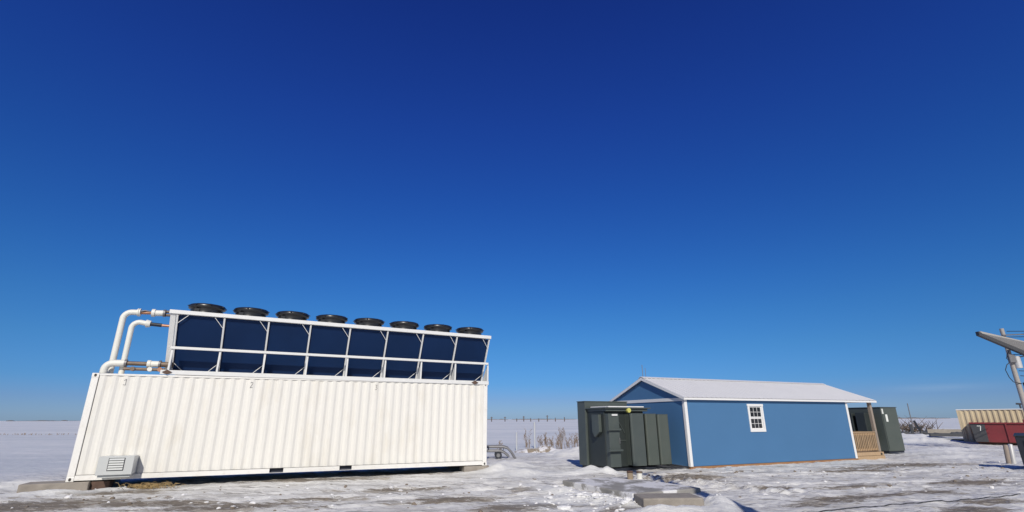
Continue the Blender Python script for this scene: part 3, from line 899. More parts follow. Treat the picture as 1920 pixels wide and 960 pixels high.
g.prism([(0.0, WZ1), (WW, WZ1), (WW / 2, RZ - 0.06)], 0, 11.62, 11.70)
g.build("porch_gable", M['siding'], hut)
MB().box(0.1, WL - 0.1, 0.1, WW - 0.1, WZ0 - 0.06, WZ0).build("floor", M['timber'], hut)
b = MB()
for yy in (0.02, 1.6, 3.2, WW - 0.14):
    b.box(0.0, 11.7, yy, yy + 0.12, -0.06, WZ0 - 0.012)
b.build("skid", M['skid'], hut)
# trim boards
tb = 0.11
b = MB()
b.box(-0.022, tb, -0.022, -0.002, WZ0 - 0.01, WZ1 - 0.02)
b.box(-0.022, -0.002, 0.0, tb, WZ0 - 0.01, WZ1 - 0.12)
b.build("corner_trim", M['trim'], hut, 0.004)
b = MB(); b.box(WL - tb, WL + 0.022, -0.022, -0.002, WZ0 - 0.01, WZ1 - 0.02); b.box(WL + 0.002, WL + 0.022, 0.0, tb, WZ0, WZ1 - 0.02)
b.build("corner_trim", M['trim'], hut, 0.004)
b = MB(); b.box(-0.022, -0.002, WW - tb, WW + 0.022, WZ0 - 0.01, WZ1 - 0.12)
b.build("corner_trim", M['trim'], hut, 0.004)
MB().box(-0.024, -0.002, -0.02, WW + 0.02, WZ1 - 0.11, WZ1 + 0.015).build("gable_band", M['trim'], hut, 0.004)
# roof: ribbed sheets with an overhang, ridge cap, fascia, rake boards
oe, os0, oe1 = 0.14, -0.12, 11.80
sl = (RZ - WZ1) / (WW / 2)
ez = WZ1 - oe * sl + 0.07
for side in (0, 1):
    pts = []
    x = os0
    while x < oe1 - 0.01:
        pts += [(x, 0), (x + 0.185, 0), (x + 0.20, 1), (x + 0.228, 1)]
        x += 0.2286 + 0.0144
    pts = [(min(q, oe1), d) for q, d in pts if q <= oe1]
    pts.append((oe1, 0))
    rf = MB()
    vv, ff = [], []
    for q, d in pts:
        for (yy, zz) in ((-oe, ez), (WW / 2, RZ + 0.07)):
            y_ = yy if side == 0 else WW - yy
            vv.append((q, y_, zz + 0.018 * d))
    for i in range(len(pts) - 1):
        ff.append((2 * i, 2 * i + 2, 2 * i + 3, 2 * i + 1))
    rf.add(vv, ff)
    rf.build("roof_sheet", M['roof'], hut)
    u = MB()
    yy0, yy1 = (-oe + 0.02, WW / 2) if side == 0 else (WW + oe - 0.02, WW / 2)
    u.hexa([(os0 + 0.02, yy0, ez - 0.05), (oe1 - 0.02, yy0, ez - 0.05), (oe1 - 0.02, yy1, RZ + 0.01), (os0 + 0.02, yy1, RZ + 0.01),
            (os0 + 0.02, yy0, ez - 0.01), (oe1 - 0.02, yy0, ez - 0.01), (oe1 - 0.02, yy1, RZ + 0.05), (os0 + 0.02, yy1, RZ + 0.05)])
    u.build("roof_deck", M['trim'], hut)
    y0, y1 = (-oe - 0.002, -oe + 0.018) if side == 0 else (WW + oe - 0.018, WW + oe + 0.002)
    MB().box(os0, oe1, y0, y1, ez - 0.090, ez - 0.012).build("fascia", M['trim'], hut, 0.004)
    for xr in (os0, oe1 - 0.02):
        rk = MB()
        ya, yb = (-oe, WW / 2) if side == 0 else (WW + oe, WW / 2)
        rk.hexa([(xr, ya, ez - 0.10), (xr + 0.02, ya, ez - 0.10), (xr + 0.02, yb, RZ - 0.06), (xr, yb, RZ - 0.06),
                 (xr, ya, ez - 0.002), (xr + 0.02, ya, ez - 0.002), (xr + 0.02, yb, RZ + 0.062), (xr, yb, RZ + 0.062)])
        rk.build("rake_board", M['trim'], hut)
rc = MB()
for sg in (-1, 1):
    rc.hexa([(os0 - 0.01, WW / 2, RZ + 0.088), (oe1 + 0.01, WW / 2, RZ + 0.088), (oe1 + 0.01, WW / 2 + sg * 0.17, RZ + 0.095 - 0.17 * sl), (os0 - 0.01, WW / 2 + sg * 0.17, RZ + 0.095 - 0.17 * sl),
             (os0 - 0.01, WW / 2, RZ + 0.105), (oe1 + 0.01, WW / 2, RZ + 0.105), (oe1 + 0.01, WW / 2 + sg * 0.17, RZ + 0.105 - 0.17 * sl), (os0 - 0.01, WW / 2 + sg * 0.17, RZ + 0.105 - 0.17 * sl)])
rc.build("ridge_cap", M['roof'], hut)
MB().box(WL, 11.75, -0.10, WW + 0.10, WZ1 - 0.045, WZ1 - 0.02).build("porch_ceiling", M['trim'], hut)
an = MB()
an.tube([(0.0, WW / 2, RZ + 0.05), (0.0, WW / 2, RZ + 0.62)], 0.014, 6)
an.tube([(0.16, WW / 2, RZ + 0.05), (0.16, WW / 2, RZ + 0.48)], 0.010, 6)
an.build("antenna", M['steel'], hut)
# window
win = MB()
win.box(W0 - 0.07, W0 + 0.015, -0.03, 0.06, WN0 - 0.07, WN1 + 0.0)
win.box(W1 - 0.015, W1 + 0.07, -0.03, 0.06, WN0 - 0.07, WN1 + 0.0)
win.box(W0 - 0.09, W1 + 0.09, -0.036, 0.06, WN1 + 0.002, WN1 + 0.09)
win.box(W0 + 0.016, W1 - 0.016, -0.03, 0.06, WN0 - 0.07, WN0 + 0.03)
wo = win.build("window", M['trim'], hut, 0.004)
zm = (WN0 + WN1) / 2 + 0.01
for (za, zb, yo) in ((WN0 + 0.032, zm - 0.002, 0.02), (zm + 0.002, WN1 - 0.002, 0.0)):
    s_ = MB()
    xa, xb = W0 + 0.017, W1 - 0.017
    s_.box(xa, xa + 0.045, yo, yo + 0.03, za, zb); s_.box(xb - 0.045, xb, yo, yo + 0.03, za, zb)
    s_.box(xa + 0.046, xb - 0.046, yo, yo + 0.03, za, za + 0.045); s_.box(xa + 0.046, xb - 0.046, yo, yo + 0.03, zb - 0.04, zb)
    for k in (1, 2):
        xx = xa + 0.045 + (xb - xa - 0.09) * k / 3
        s_.box(xx - 0.007, xx + 0.007, yo + 0.004, yo + 0.014, za + 0.046, zb - 0.041)
    zz = (za + zb) / 2
    s_.box(xa + 0.046, xb - 0.046, yo + 0.006, yo + 0.016, zz - 0.007, zz + 0.007)
    s_.build("sash", M['trim'], wo)
    MB().box(xa + 0.02, xb - 0.02, yo + 0.018, yo + 0.024, za + 0.02, zb - 0.02).build("pane", M['glass'], wo)
MB().box(W0 + 0.05, W1 - 0.05, 0.062, 0.07, zm + 0.04, WN1 - 0.03).build("window_blind", M['timber'], wo)
# porch
dk = MB()
for k in range(13):
    dk.box(WL + 0.03 + k * 0.145, WL + 0.03 + k * 0.145 + 0.138, 0.03, WW - 0.03, 0.255, 0.29)
dk.build("porch_deck", M['lumber'], hut)
b = MB()
b.box(WL + 0.03, 11.72, -0.02, 0.02, 0.14, 0.285)
b.box(WL + 0.03, 11.74, -0.035, 0.028, -0.04, 0.128)
b.box(11.66, 11.72, 0.03, WW - 0.03, -0.04, 0.25)
b.build("rim_board", M['lumber'], hut, 0.004)
b = MB()
b.tube([(11.52, -0.045, 0.2), (11.52, -0.02, 0.2)], 0.05, 12)
b.build("conduit_hole", M['gap'], hut)
for yy in (0.03, WW - 0.17):
    MB().box(11.50, 11.64, yy, yy + 0.14, 0.292, WZ1 - 0.05).build("porch_post", M['post_wood'], hut, 0.006)
def railing(along, a, bb, fixed):
    rr = MB()
    def bx(u0, u1, v0, v1, z0, z1):
        if along == 0: rr.box(u0, u1, v0, v1, z0, z1)
        else: rr.box(v0, v1, u0, u1, z0, z1)
    bx(a, bb, fixed - 0.05, fixed + 0.05, 1.14, 1.178)
    bx(a, bb, fixed - 0.018, fixed + 0.018, 1.03, 1.138)
    bx(a, bb, fixed - 0.018, fixed + 0.018, 0.36, 0.44)
    ro = rr.build("railing", M['lumber'], hut, 0.004)
    n = int((bb - a) / 0.115)
    ba = MB()
    rr2 = rr
    for k in range(n):
        u = a + (k + 0.5) * (bb - a) / n
        if along == 0: ba.box(u - 0.02, u + 0.02, fixed - 0.056, fixed - 0.02, 0.34, 1.12)
        else: ba.box(fixed - 0.056, fixed - 0.02, u - 0.02, u + 0.02, 0.34, 1.12)
    ba.build("balusters", M['lumber'], ro)
railing(0, WL + 0.03, 11.5, 0.09)
railing(1, 0.18, 1.9, 11.57)
railing(1, 2.95, WW - 0.18, 11.57)
dr = MB().box(WL + 0.002, WL + 0.03, 1.95, 2.87, 0.3, 2.32).build("door", M['trim'], hut, 0.004)
MB().tube([(WL + 0.032, 2.05, 1.25), (WL + 0.09, 2.05, 1.25)], 0.03, 10).build("handle", M['steel'], dr)

# ------------------------------------------------------------------ green transformer beside the cabin
TX, TY, TYAW = 4.3, 19.9, 0.42
T1 = empty("transformer", (TX, TY, 0), TYAW, "large dark green transformer with finned radiators in front of the cabin gable", "transformer")
MB().box(-0.82, 1.0, 0.28, 1.45, 0.10, 2.06).build("tank", M['green_dark'], T1, 0.02, 2)  # darker green than the boxes and radiators around it
lid = MB()
lid.box(-0.90, 1.20, 0.04, 1.5, 2.16, 2.20)
lid.box(-0.82, 1.1, 0.12, 1.45, 2.062, 2.158)
lid.build("lid", M['green'], T1, 0.012, 2)
MB().box(-0.7, 0.95, 0.12, 1.4, 2.202, 2.25).build("lid_snow", M['chunk'], T1, 0.03, 3)
# left-hand terminal cabinet behind
MB().box(-0.90, 1.15, 1.47, 2.05, 0.08, 2.44).build("cabinet", M['green'], T1, 0.015, 2)
MB().box(-0.92, 1.17, 1.45, 2.07, 2.442, 2.475).build("cabinet_roof", M['green2'], T1, 0.01)
# side box with hood on the left flank, ledges and columns on the front
b = MB()
b.prism([(0.46, 1.95), (0.95, 1.95), (0.95, 1.32), (0.78, 1.12), (0.46, 1.32)], 0, -0.95, -0.822)
b.build("terminal_hood", M['green'], T1, 0.012)
MB().box(-0.80, -0.34, 0.02, 0.278, 0.12, 1.98).build("control_box", M['green'], T1, 0.015, 2)
for z, ex in ((1.42, 0.03), (0.70, 0.07)):
    MB().box(-0.84 - ex, -0.32, -0.05 - ex, 0.018, z - 0.04, z + 0.03).build("ledge", M['green'], T1, 0.01)
MB().box(-0.66, -0.42, -0.02, 0.016, 1.90, 1.96).build("name_plate", M['galv'], T1)
b = MB()
b.bar((-0.30, 0.262, 1.86), (0.05, 0.262, 1.28), 0.02, 0.03, up=(0, 1, 0))
b.bar((-0.30, 0.262, 1.02), (0.10, 0.262, 1.02), 0.025, 0.03, up=(0, 1, 0))
b.build("stiffener", M['green'], T1)
MB().tube([(0.16, 0.02, 2.10), (0.16, 0.14, 2.10)], 0.085, 20).build("dial", M['yellow'], T1)
# radiators: three banks of pressed fins under curved header pipes
def radiator(x0, x1, y0, y1, z0, z1, nf, mname):
    rt = MB()
    # rounded front fin
    n = 8
    poly = []
    rr_ = 0.07
    for cx, cy, a0 in ((x1 - rr_, y0 + rr_, -90), (x1 - rr_, y0 + 0.14 - rr_, 0), (x0 + rr_, y0 + 0.14 - rr_, 90), (x0 + rr_, y0 + rr_, 180)):
        for k in range(n + 1):
            t = R(a0 + 90 * k / n)
            poly.append((cx + rr_ * math.cos(t), cy + rr_ * math.sin(t)))
    rt.prism(poly, 2, z0, z1)
    ro = rt.build("radiator", M[mname], T1, 0.02, 2)
    fn = MB()
    y = y0 + 0.19
    while y < y1:
        fn.box(x0 + 0.02, x1 - 0.02, y, y + 0.018, z0 + 0.02, z1 - 0.02)
        y += 0.062
    fn.build("fins", M[mname], ro)
    hd = MB()
    xc = (x0 + x1) / 2
    hd.tube([(xc, y0 + 0.08, z1 - 0.06), (xc, y1, z1 - 0.06)], 0.05, 10)
    hd.tube([(xc, y0 + 0.08, z0 + 0.10), (xc, y1, z0 + 0.10)], 0.05, 10)
    hd.box(x0 + 0.03, x1 - 0.01, y0 + 0.02, y1, z1 + 0.002, z1 + 0.02)
    hd.build("header_pipe", M['green'], ro)
radiator(0.10, 0.72, -0.12, 0.27, 0.14, 1.97, 4, 'green')
radiator(0.86, 1.40, -0.02, 1.15, 0.14, 1.96, 12, 'green2')
radiator(1.45, 1.98, -0.02, 1.15, 0.14, 1.94, 12, 'green2')
MB().box(1.0, 1.95, 0.4, 0.6, 0.3, 0.42).build("radiator_bracket", M['green'], T1)
b = MB()
b.box(-0.8, 1.9, 0.1, 2.0, -0.02, 0.075)
b.build("base", M['navy'], T1)
for (hx_, hz_) in ((-0.30, 1.75), (-0.30, 0.45)):
    MB().box(hx_, hx_ + 0.05, 0.255, 0.277, hz_, hz_ + 0.12).build("hinge", M['green2'], T1, 0.006)
MB().tube([(-0.37, 0.0, 1.12), (-0.37, 0.0, 0.92)], 0.014, 8).build("handle", M['steel'], T1)
for k in range(3):
    MB().tube([(-0.55 + 0.5 * k, 0.30, 2.20), (-0.55 + 0.5 * k, 0.30, 2.275)], 0.03, 8).build("lid_bolt", M['green2'], T1)
cb = MB()
for k in range(5):
    x = 1.2 + k * 0.2
    cb.tube([(x, 0.15, 0.12), (x + 0.15, -0.15, 0.05 + 0.05 * rnd.random()), (x + 0.45, -0.30, 0.04), (x + 1.0, -0.2, 0.03)], 0.025, 6)
cb.build("cable_bundle", M['wire'], T1)

# ------------------------------------------------------------------ second transformer past the porch
T2 = empty("transformer", (20.45, 29.2, -0.02), 0.36, "plain dark green transformer box with two white stickers beyond the porch", "transformer")
MB().box(0, 1.28, 0, 3.0, 0.10, 2.36).build("cabinet", M['green2'], T2, 0.02, 2)
MB().box(-0.03, 1.31, -0.03, 3.03, 2.362, 2.40).build("lid", M['green'], T2, 0.01)
MB().box(0.04, 1.24, 0.05, 2.95, 0.0, 0.098).build("base", M['navy'], T2)
MB().box(0.02, 0.16, -0.006, -0.001, 2.03, 2.30).build("sticker", M['sticker'], T2)
MB().box(0.27, 0.43, -0.006, -0.001, 1.62, 2.00).build("sticker", M['sticker'], T2)
MB().box(0.03, 0.055, -0.012, -0.001, 0.2, 2.3).build("door_seam", M['green_dark'], T2)
for k in range(3):
    MB().box(-0.55, -0.002, 0.6 + 0.75 * k, 1.15 + 0.75 * k, 0.5, 2.1).build("radiator", M['green_dark'], T2, 0.03, 2)  # cabin's shadow on this flank is put into the darker green

# ------------------------------------------------------------------ concrete pads and stubs in the foreground
def pad(x, y, rz, w, d, z0, z1, label, m='concrete'):
    o = MB().box(-w / 2, w / 2, -d / 2, d / 2, z0, z1).build("concrete_pad", M[m], None, 0.03, 2)
    o.location = (x, y, 0); o.rotation_euler = (0, 0, rz)
    return tag(o, label, "concrete pad", "concrete pads in the snow")
pad(3.1, 14.85, 0.47, 2.2, 3.1, -0.1, 0.12, "low grey concrete pad dusted with snow in front of the stub posts")
pad(3.35, 11.95, 0.06, 1.30, 0.75, -0.1, 0.21, "thick tan concrete slab poking out of the snow nearest the camera", 'concrete_bare')
for k, (px, py, hh, lb) in enumerate(((3.42, 15.9, 0.33, "short cut-off pipe stub standing in snow beside a paler twin"), (3.72, 16.0, 0.31, "paler cut-off pipe stub standing nearer the cabin than its twin"))):
    s_ = empty("pipe_stub", (px, py, 0), 0, lb, "pipe stub", "pipe stubs in front of the transformer")
    MB().tube([(0, 0, -0.1), (0, 0, hh)], 0.085, 14).build("pipe", M['pallid' if k == 0 else 'pipe'], s_)
    MB().lathe([(0.086, hh - 0.03), (0.094, hh - 0.03), (0.094, hh + 0.012), (0.06, hh + 0.014), (0.06, hh - 0.02), (0.0, hh - 0.02)], (0, 0, 0), 14).build("rim", M['rusty' if k == 0 else 'brass'], s_)

# ------------------------------------------------------------------ utility pole with its gear
UX, UY = 31.26, 32.0
pole = empty("utility_pole", (UX, UY, 0), 0, "weathered utility pole with wires, grey panel and hanging wire loop", "utility pole")
MB().tube([(0, 0, -0.5), (0, 0, 3.6), (0, 0, 7.2)], [0.15, 0.132, 0.112], 14).build("shaft", M['pole'], pole)
b = MB()
b.bar((-0.25, -0.2, 6.75), (3.2, 0.3, 6.95), 0.06, 0.07)
b.build("cross_arm", M['steel'], pole)
b = MB()
b.bar((0.0, -0.15, 6.15), (3.2, 0.1, 6.15), 0.10, 0.14)
b.build("cross_arm", M['grey_dark'], pole)
b = MB()
for (x0, z0, x1, z1) in ((-1.1, 6.62, 6, 7.0), (0.1, 7.0, 6, 7.3), (0.2, 6.35, 6, 6.3), (0.1, 5.55, 6, 5.6), (0.1, 4.55, 6, 4.6), (0.1, 4.25, 6, 4.2)):
    pts = [(x0 + (x1 - x0) * t / 6, -0.2, z0 + (z1 - z0) * t / 6 - 0.25 * math.sin(math.pi * t / 6) * 0.4) for t in range(7)]
    b.tube(pts, 0.022, 6)
b.build("wire", M['wire'], pole)
for xx in (0.6, 1.3, 2.0):
    MB().lathe([(0.0, 0.0), (0.06, 0.0), (0.04, 0.05), (0.07, 0.08), (0.04, 0.12), (0.06, 0.16), (0.0, 0.2)], (xx, 0.0, 6.22), 10).build("insulator", M['pole_grey'], pole)
# grey tapered sheet-metal panel held out towards the yard
pn = MB()
A0, A1 = Vector((-2.2, -0.9, 6.88)), Vector((1.75, -1.0, 5.86))
B0, B1 = Vector((-2.28, -0.9, 6.78)), Vector((1.75, -0.35, 5.22))
tq = Vector((0.02, 0.10, 0.05))
pn.hexa([B0, B1, B1 + tq, B0 + tq, A0, A1, A1 + tq, A0 + tq])
pno = pn.build("metal_panel", M['panel_grey'], pole, 0.01)
rm = MB()
rm.hexa([B0 + Vector((-0.1, -0.03, -0.14)), B1 + Vector((0, -0.03, -0.24)), B1 + Vector((0, 0.2, -0.24)), B0 + Vector((-0.1, 0.2, -0.14)),
         B0 + Vector((-0.1, -0.03, 0.10)), B1 + Vector((0, -0.03, -0.004)), B1 + Vector((0, 0.2, -0.004)), B0 + Vector((-0.1, 0.2, 0.10))])
rm.build("panel_rim", M['grey_dark'], pno)
MB().bar((-0.05, 0.0, 6.1), (0.3, -0.7, 6.0), 0.08).build("bracket", M['steel'], pole)
MB().bar((-0.05, 0.0, 5.3), (0.9, -0.45, 5.5), 0.07).build("bracket", M['steel'], pole)
MB().tube([(0.22, -0.14, 4.72), (0.22, -0.14, 5.45)], 0.19, 14).build("canister", M['pole_grey'], pole)
MB().box(-0.35, 0.05, -0.32, -0.14, 5.05, 5.55).build("junction_box", M['steel'], pole, 0.02)
MB().box(0.15, 0.45, -0.30, -0.12, 3.25, 3.85).build("meter_box", M['navy'], pole, 0.02)
MB().tube([(-0.28, -0.2, 5.1), (-0.55, -0.2, 4.9), (-0.72, -0.2, 4.6), (-0.62, -0.2, 4.15), (-0.45, -0.2, 3.88), (-0.15, -0.16, 3.82), (0.1, -0.14, 3.78)], 0.022, 6).build("cable_loop", M['wire'], pole)
MB().tube([(-0.1, -0.17, 5.05), (-0.45, -0.2, 5.3), (-0.3, -0.2, 5.6), (-0.12, -0.17, 5.75)], 0.018, 6).build("cable_loop", M['wire'], pole)

P2L = empty("utility_pole", (5.4, 0.5, 0), 0.1, "tall weathered pole whose shadow crosses the snow beside the concrete pads", "utility pole")
MB().tube([(0, 0, -0.5), (0, 0, 6.5), (0, 0, 13.2)], [0.20, 0.18, 0.15], 14).build("shaft", M['pole'], P2L)
MB().bar((-0.55, -0.14, 12.6), (0.55, -0.14, 12.6), 0.09, 0.11).build("cross_arm", M['pole'], P2L)
for xx in (-0.45, 0.45):
    MB().lathe([(0.0, 0.0), (0.06, 0.0), (0.04, 0.05), (0.07, 0.08), (0.04, 0.12), (0.06, 0.16), (0.0, 0.2)], (xx, -0.14, 12.66), 10).build("insulator", M['pole_grey'], P2L)

# ------------------------------------------------------------------ tan container and red waste skip
TN = empty("storage_container", (37.1, 44.0, -0.14), -0.76, "tan corrugated storage container standing behind the dark red skip", "storage container")
corrugated(0.16, 12.0, 0.14, 2.52, 0.012, 0.06, pitch=0.345).build("side_panel", M['tan'], TN)
corrugated(0.16, 12.0, 0.14, 2.52, 2.42, 0.06, pitch=0.345, sign=-1).build("side_panel", M['tan'], TN)
corrugated(0.1, 2.34, 0.14, 2.5, 0.02, 0.05, axis=1, pitch=0.345).build("end_panel", M['tan'], TN)
corrugated(0.1, 2.34, 0.14, 2.5, 12.17, 0.05, axis=1, pitch=0.345, sign=-1).build("end_panel", M['tan'], TN)
b = MB()
for (xa, ya) in ((0, 0), (12.04, 0), (0, 2.29), (12.04, 2.29)):
    MB().box(xa, xa + 0.15, ya, ya + 0.15, 0.0, 2.52).build('corner_post', M['tan'], TN)
b = MB()
b.box(-0.02, 12.21, -0.02, 2.46, 2.525, 2.60)
b.build("roof", M['trim'], TN, 0.01)
MB().box(0.16, 12.03, 0.0, 0.05, 0.0, 0.13).build("bottom_rail", M['tan'], TN)
for k, xx in enumerate((3.95, 4.75)):
    v_ = MB()
    v_.tube([(xx, 1.2, 2.59), (xx, 1.2, 2.98)], 0.06, 8)
    v_.tube([(xx - 0.22, 1.2, 3.0), (xx + 0.16, 1.2, 2.97)], 0.07, 8)
    v_.build("roof_vent", M['grey_dark'], TN)
SK = empty("waste_skip", (36.15, 41.75, -0.12), -0.74, "dark red open-top waste skip in front of the tan container", "skip")
b = MB()
b.hexa([(0, 0, 0.12), (6.6, 0, 0.12), (6.6, 2.3, 0.12), (0, 2.3, 0.12), (-0.12, 0, 1.5), (6.7, 0, 1.5), (6.7, 2.3, 1.5), (-0.12, 2.3, 1.5)])
b.f.pop(1); b.sm.pop()
b.build("body", M['red'], SK)
b = MB()
for xx in (1.95, 3.1, 4.25, 5.4, 6.4):
    b.box(xx - 0.05, xx + 0.05, -0.09, -0.002, 0.13, 1.46)
b.box(3.2, 4.2, -0.07, -0.002, 0.95, 1.02)
b.build("rib", M['red'], SK)
b = MB(); b.box(-0.15, 6.72, -0.1, 0.0, 1.462, 1.56); b.box(-0.15, 6.72, 2.3, 2.4, 1.462, 1.56); b.box(-0.15, -0.05, 0.001, 2.299, 1.502, 1.56); b.box(6.62, 6.72, 0.001, 2.299, 1.502, 1.56)
b.build("top_rail", M['red'], SK)
MB().hexa([(0.0, -0.03, 0.14), (0.75, -0.03, 0.14), (0.75, -0.003, 0.14), (0.0, -0.003, 0.14), (-0.11, -0.03, 1.45), (0.75, -0.03, 1.45), (0.75, -0.003, 1.45), (-0.11, -0.003, 1.45)]).build("end_plate", M['grey_dark'], SK)
b = MB()
b.bar((0.28, -0.034, 1.30), (0.50, -0.034, 1.30), 0.05, 0.006, up=(0, 1, 0)); b.bar((0.50, -0.034, 1.30), (0.42, -0.034, 0.95), 0.05, 0.006, up=(0, 1, 0))
b.build("number_mark", M['sticker'], SK)
b = MB(); b.box(0.1, 6.5, 0.3, 0.45, 0.0, 0.118); b.box(0.1, 6.5, 1.85, 2.0, 0.0, 0.118)
b.build("skid", M['rusty'], SK)
b = MB(); b.tube([(3.0, 0.02, 1.5), (3.0, 0.02, 1.78)], 0.05, 8)
b.build("lug", M['red'], SK)

# dark bin and leaning posts at the yard's edge
BN = empty("waste_bin", (18.52, 19.75, 0), -0.80, "dark navy steel bin at the edge of the yard below the pole", "bin")
b = MB()
b.hexa([(0.05, 0, 0.06), (1.75, 0, 0.06), (1.75, 1.0, 0.06), (0.05, 1.0, 0.06), (0.03, -0.02, 1.12), (1.77, -0.02, 1.12), (1.77, 1.02, 1.12), (0.03, 1.02, 1.12)])
b.build("body", M['navy'], BN, 0.02, 2)
MB().hexa([(0.0, -0.05, 1.122), (1.8, -0.05, 1.122), (1.8, 1.05, 1.122), (0.0, 1.05, 1.122), (0.0, -0.05, 1.16), (1.8, -0.05, 1.16), (1.8, 1.05, 1.24), (0.0, 1.05, 1.24)]).build("lid", M['green_dark'], BN, 0.015)
b = MB()
for k in range(4): b.box(0.25 + 0.42 * k, 0.30 + 0.42 * k, -0.06, 0.02, 0.08, 1.0)
b.build("rib", M['navy'], BN)
for (px, py, hh, mm, lb) in ((20.8, 22.5, 0.74, 'pole_grey', "pale grey bollard leaning beside the dark navy bin"), (20.5, 22.4, 0.72, 'post_wood', "brown wooden post behind the navy bin, next to the pale bollard")):
    o = MB().tube([(0, 0, -0.2), (0, 0, hh - 0.03), (0, 0, hh)], [0.085, 0.085, 0.06], 12).build("bollard", M[mm])
    o.location = (px, py, 0); o.rotation_euler = (0.02, R(4), 0)
    tag(o, lb, "bollard")

# ------------------------------------------------------------------ timber, brush and snow-covered scrap beyond the skip
def beam(x, y, z, L_, w, h_, rz, mm, label):
    o = MB().box(0, L_, 0, w, 0, h_).build("timber_beam", M[mm], None, 0.015)
    o.location = (x, y, z); o.rotation_euler = (0, 0, rz)
    return tag(o, label, "beam", "beams lying in the snow")
beam(47.0, 60.3, 0.15, 4.6, 0.5, 0.42, -0.35, 'timber', "grey timber beam lying across the snow behind two darker beams")
beam(41.2, 52.6, 0.05, 4.2, 0.4, 0.30, -0.35, 'grey_dark', "dark beam lying in the snow near the tan container corner")
beam(36.6, 45.4, -0.12, 2.6, 0.3, 0.22, -0.75, 'grey_dark', "dark plank touching the foot of the tan container")
br = MB()
for k in range(150):
    a = rnd.uniform(0, 6.28); e = rnd.uniform(0.05, 0.95); l = rnd.uniform(0.6, 2.2)
    p = Vector((rnd.gauss(0, 1.3), rnd.gauss(0, 0.6), rnd.uniform(-0.1, 0.5)))
    q = p + Vector((math.cos(a) * math.cos(e), math.sin(a) * math.cos(e), math.sin(e))) * l
    br.tube([p, (p + q) / 2 + Vector((rnd.uniform(-.1, .1),) * 3), q], [0.04, 0.03, 0.012], 5, False)
bo = br.build("brush_pile", M['brush'])
bo.location = (52.5, 70.0, 0.1)
tag(bo, "tangled pile of dry branches beyond the second transformer", "brush pile")
sc = empty("scrap_frame", (46.6, 60.6, 0), -0.4, "dark upright steel frame leaning at the end of the timber beams", "scrap frame")
b = MB(); b.bar((0, 0, 0), (-0.5, 0.1, 1.5), 0.22); b.bar((-0.9, 0, 0), (-0.9, 0.1, 1.1), 0.25); b.bar((-1.0, 0.05, 0.7), (0.1, 0.05, 0.75), 0.15)
b.build("upright", M['navy'], sc)
MB().tube([(-0.75, 0, 0.5), (-0.75, 0.0, 3.4)], 0.05, 6).build("rod", M['steel'], sc)

# ------------------------------------------------------------------ trailer frame behind the white container
TR = empty("trailer", (-1.05, 26.0, 0.0), 0.05, "low grey trailer frame in the snow behind the white container's end", "trailer")
b = MB()
for yy in (0, 1.3):
    b.tube([(-1.5, yy, 0.88), (1.05, yy, 0.88), (1.40, yy, 0.78), (1.75, yy, 0.42), (2.05, yy, -0.05)], 0.10, 10)
    b.tube([(-1.5, yy - 0.1, 0.56), (0.85, yy - 0.1, 0.56), (1.15, yy - 0.1, 0.42), (1.5, yy - 0.1, 0.14)], 0.09, 10)
b.build("frame", M['steel'], TR)
b = MB()
for xx in (-1.2, -0.2, 0.8): b.bar((xx, 0, 0.72), (xx, 1.3, 0.72), 0.1)
b.build("cross_member", M['steel'], TR)
for yy in (-0.12, 1.42):
    w_ = MB()
    w_.tube([(0.62, yy - 0.1, 0.24), (0.62, yy + 0.1, 0.24)], 0.30, 20)
    wo_ = w_.build("wheel", M['navy'], TR, 0.02, 2)
    MB().tube([(0.62, yy - 0.112, 0.24), (0.62, yy + 0.112, 0.24)], 0.15, 16).build("rim", M['steel'], wo_)
MB().bar((1.0, 0.4, 0.5), (1.1, 0.4, 0.86), 0.5, 0.03).build("mud_guard", M['dark'], TR)
TR.scale = (0.58, 0.58, 0.58)

# ------------------------------------------------------------------ fence posts and dry weeds behind the yard
def fpost(x, y, h_, r_, label, mm='steel'):
    o = MB().tube([(0, 0, -0.3), (0, 0, h_)], r_, 8).build("fence_post", M[mm])
    o.location = (x, y, gz(x, y))
    return tag(o, label, "fence post", "posts behind the dirt bank")
fpost(1.46, 35.2, 1.62, 0.055, "tallest grey steel post standing among the dry weeds", 'vent_grey')
fpost(0.25, 33.0, 1.05, 0.045, "shorter grey steel post nearer the white container", 'vent_grey')
fpost(5.35, 40.0, 0.7, 0.04, "thin short post just beside the big transformer's edge")
def weed(x, y, h_, n, label):
    w_ = MB()
    for k in range(n):
        a = rnd.uniform(0, 6.28); s_ = rnd.uniform(0.03, 0.22) * h_
        b0 = Vector((rnd.gauss(0, 0.07), rnd.gauss(0, 0.07), -0.05))
        hh = h_ * rnd.uniform(0.55, 1.0)
        t = b0 + Vector((math.cos(a) * s_, math.sin(a) * s_, hh))
        m_ = (b0 + t) / 2 + Vector((math.cos(a), math.sin(a), 0)) * -0.1 * s_
        w_.tube([b0, m_, t], [0.010, 0.008, 0.004], 4, False)
        for j in range(4):
            f_ = 0.55 + 0.11 * j
            p = b0.lerp(t, f_)
            a2 = rnd.uniform(0, 6.28)
            q = p + Vector((math.cos(a2) * 0.09, math.sin(a2) * 0.09, 0.10)) * h_
            w_.tube([p, q], [0.006, 0.014], 4, False)
    o = w_.build("dry_weed", M['weed'])
    o.location = (x, y, gz(x, y))
    return tag(o, label, "weed", "dry weeds on the dirt bank")
wl = ["dry weed clump", "sparse dry weed"]
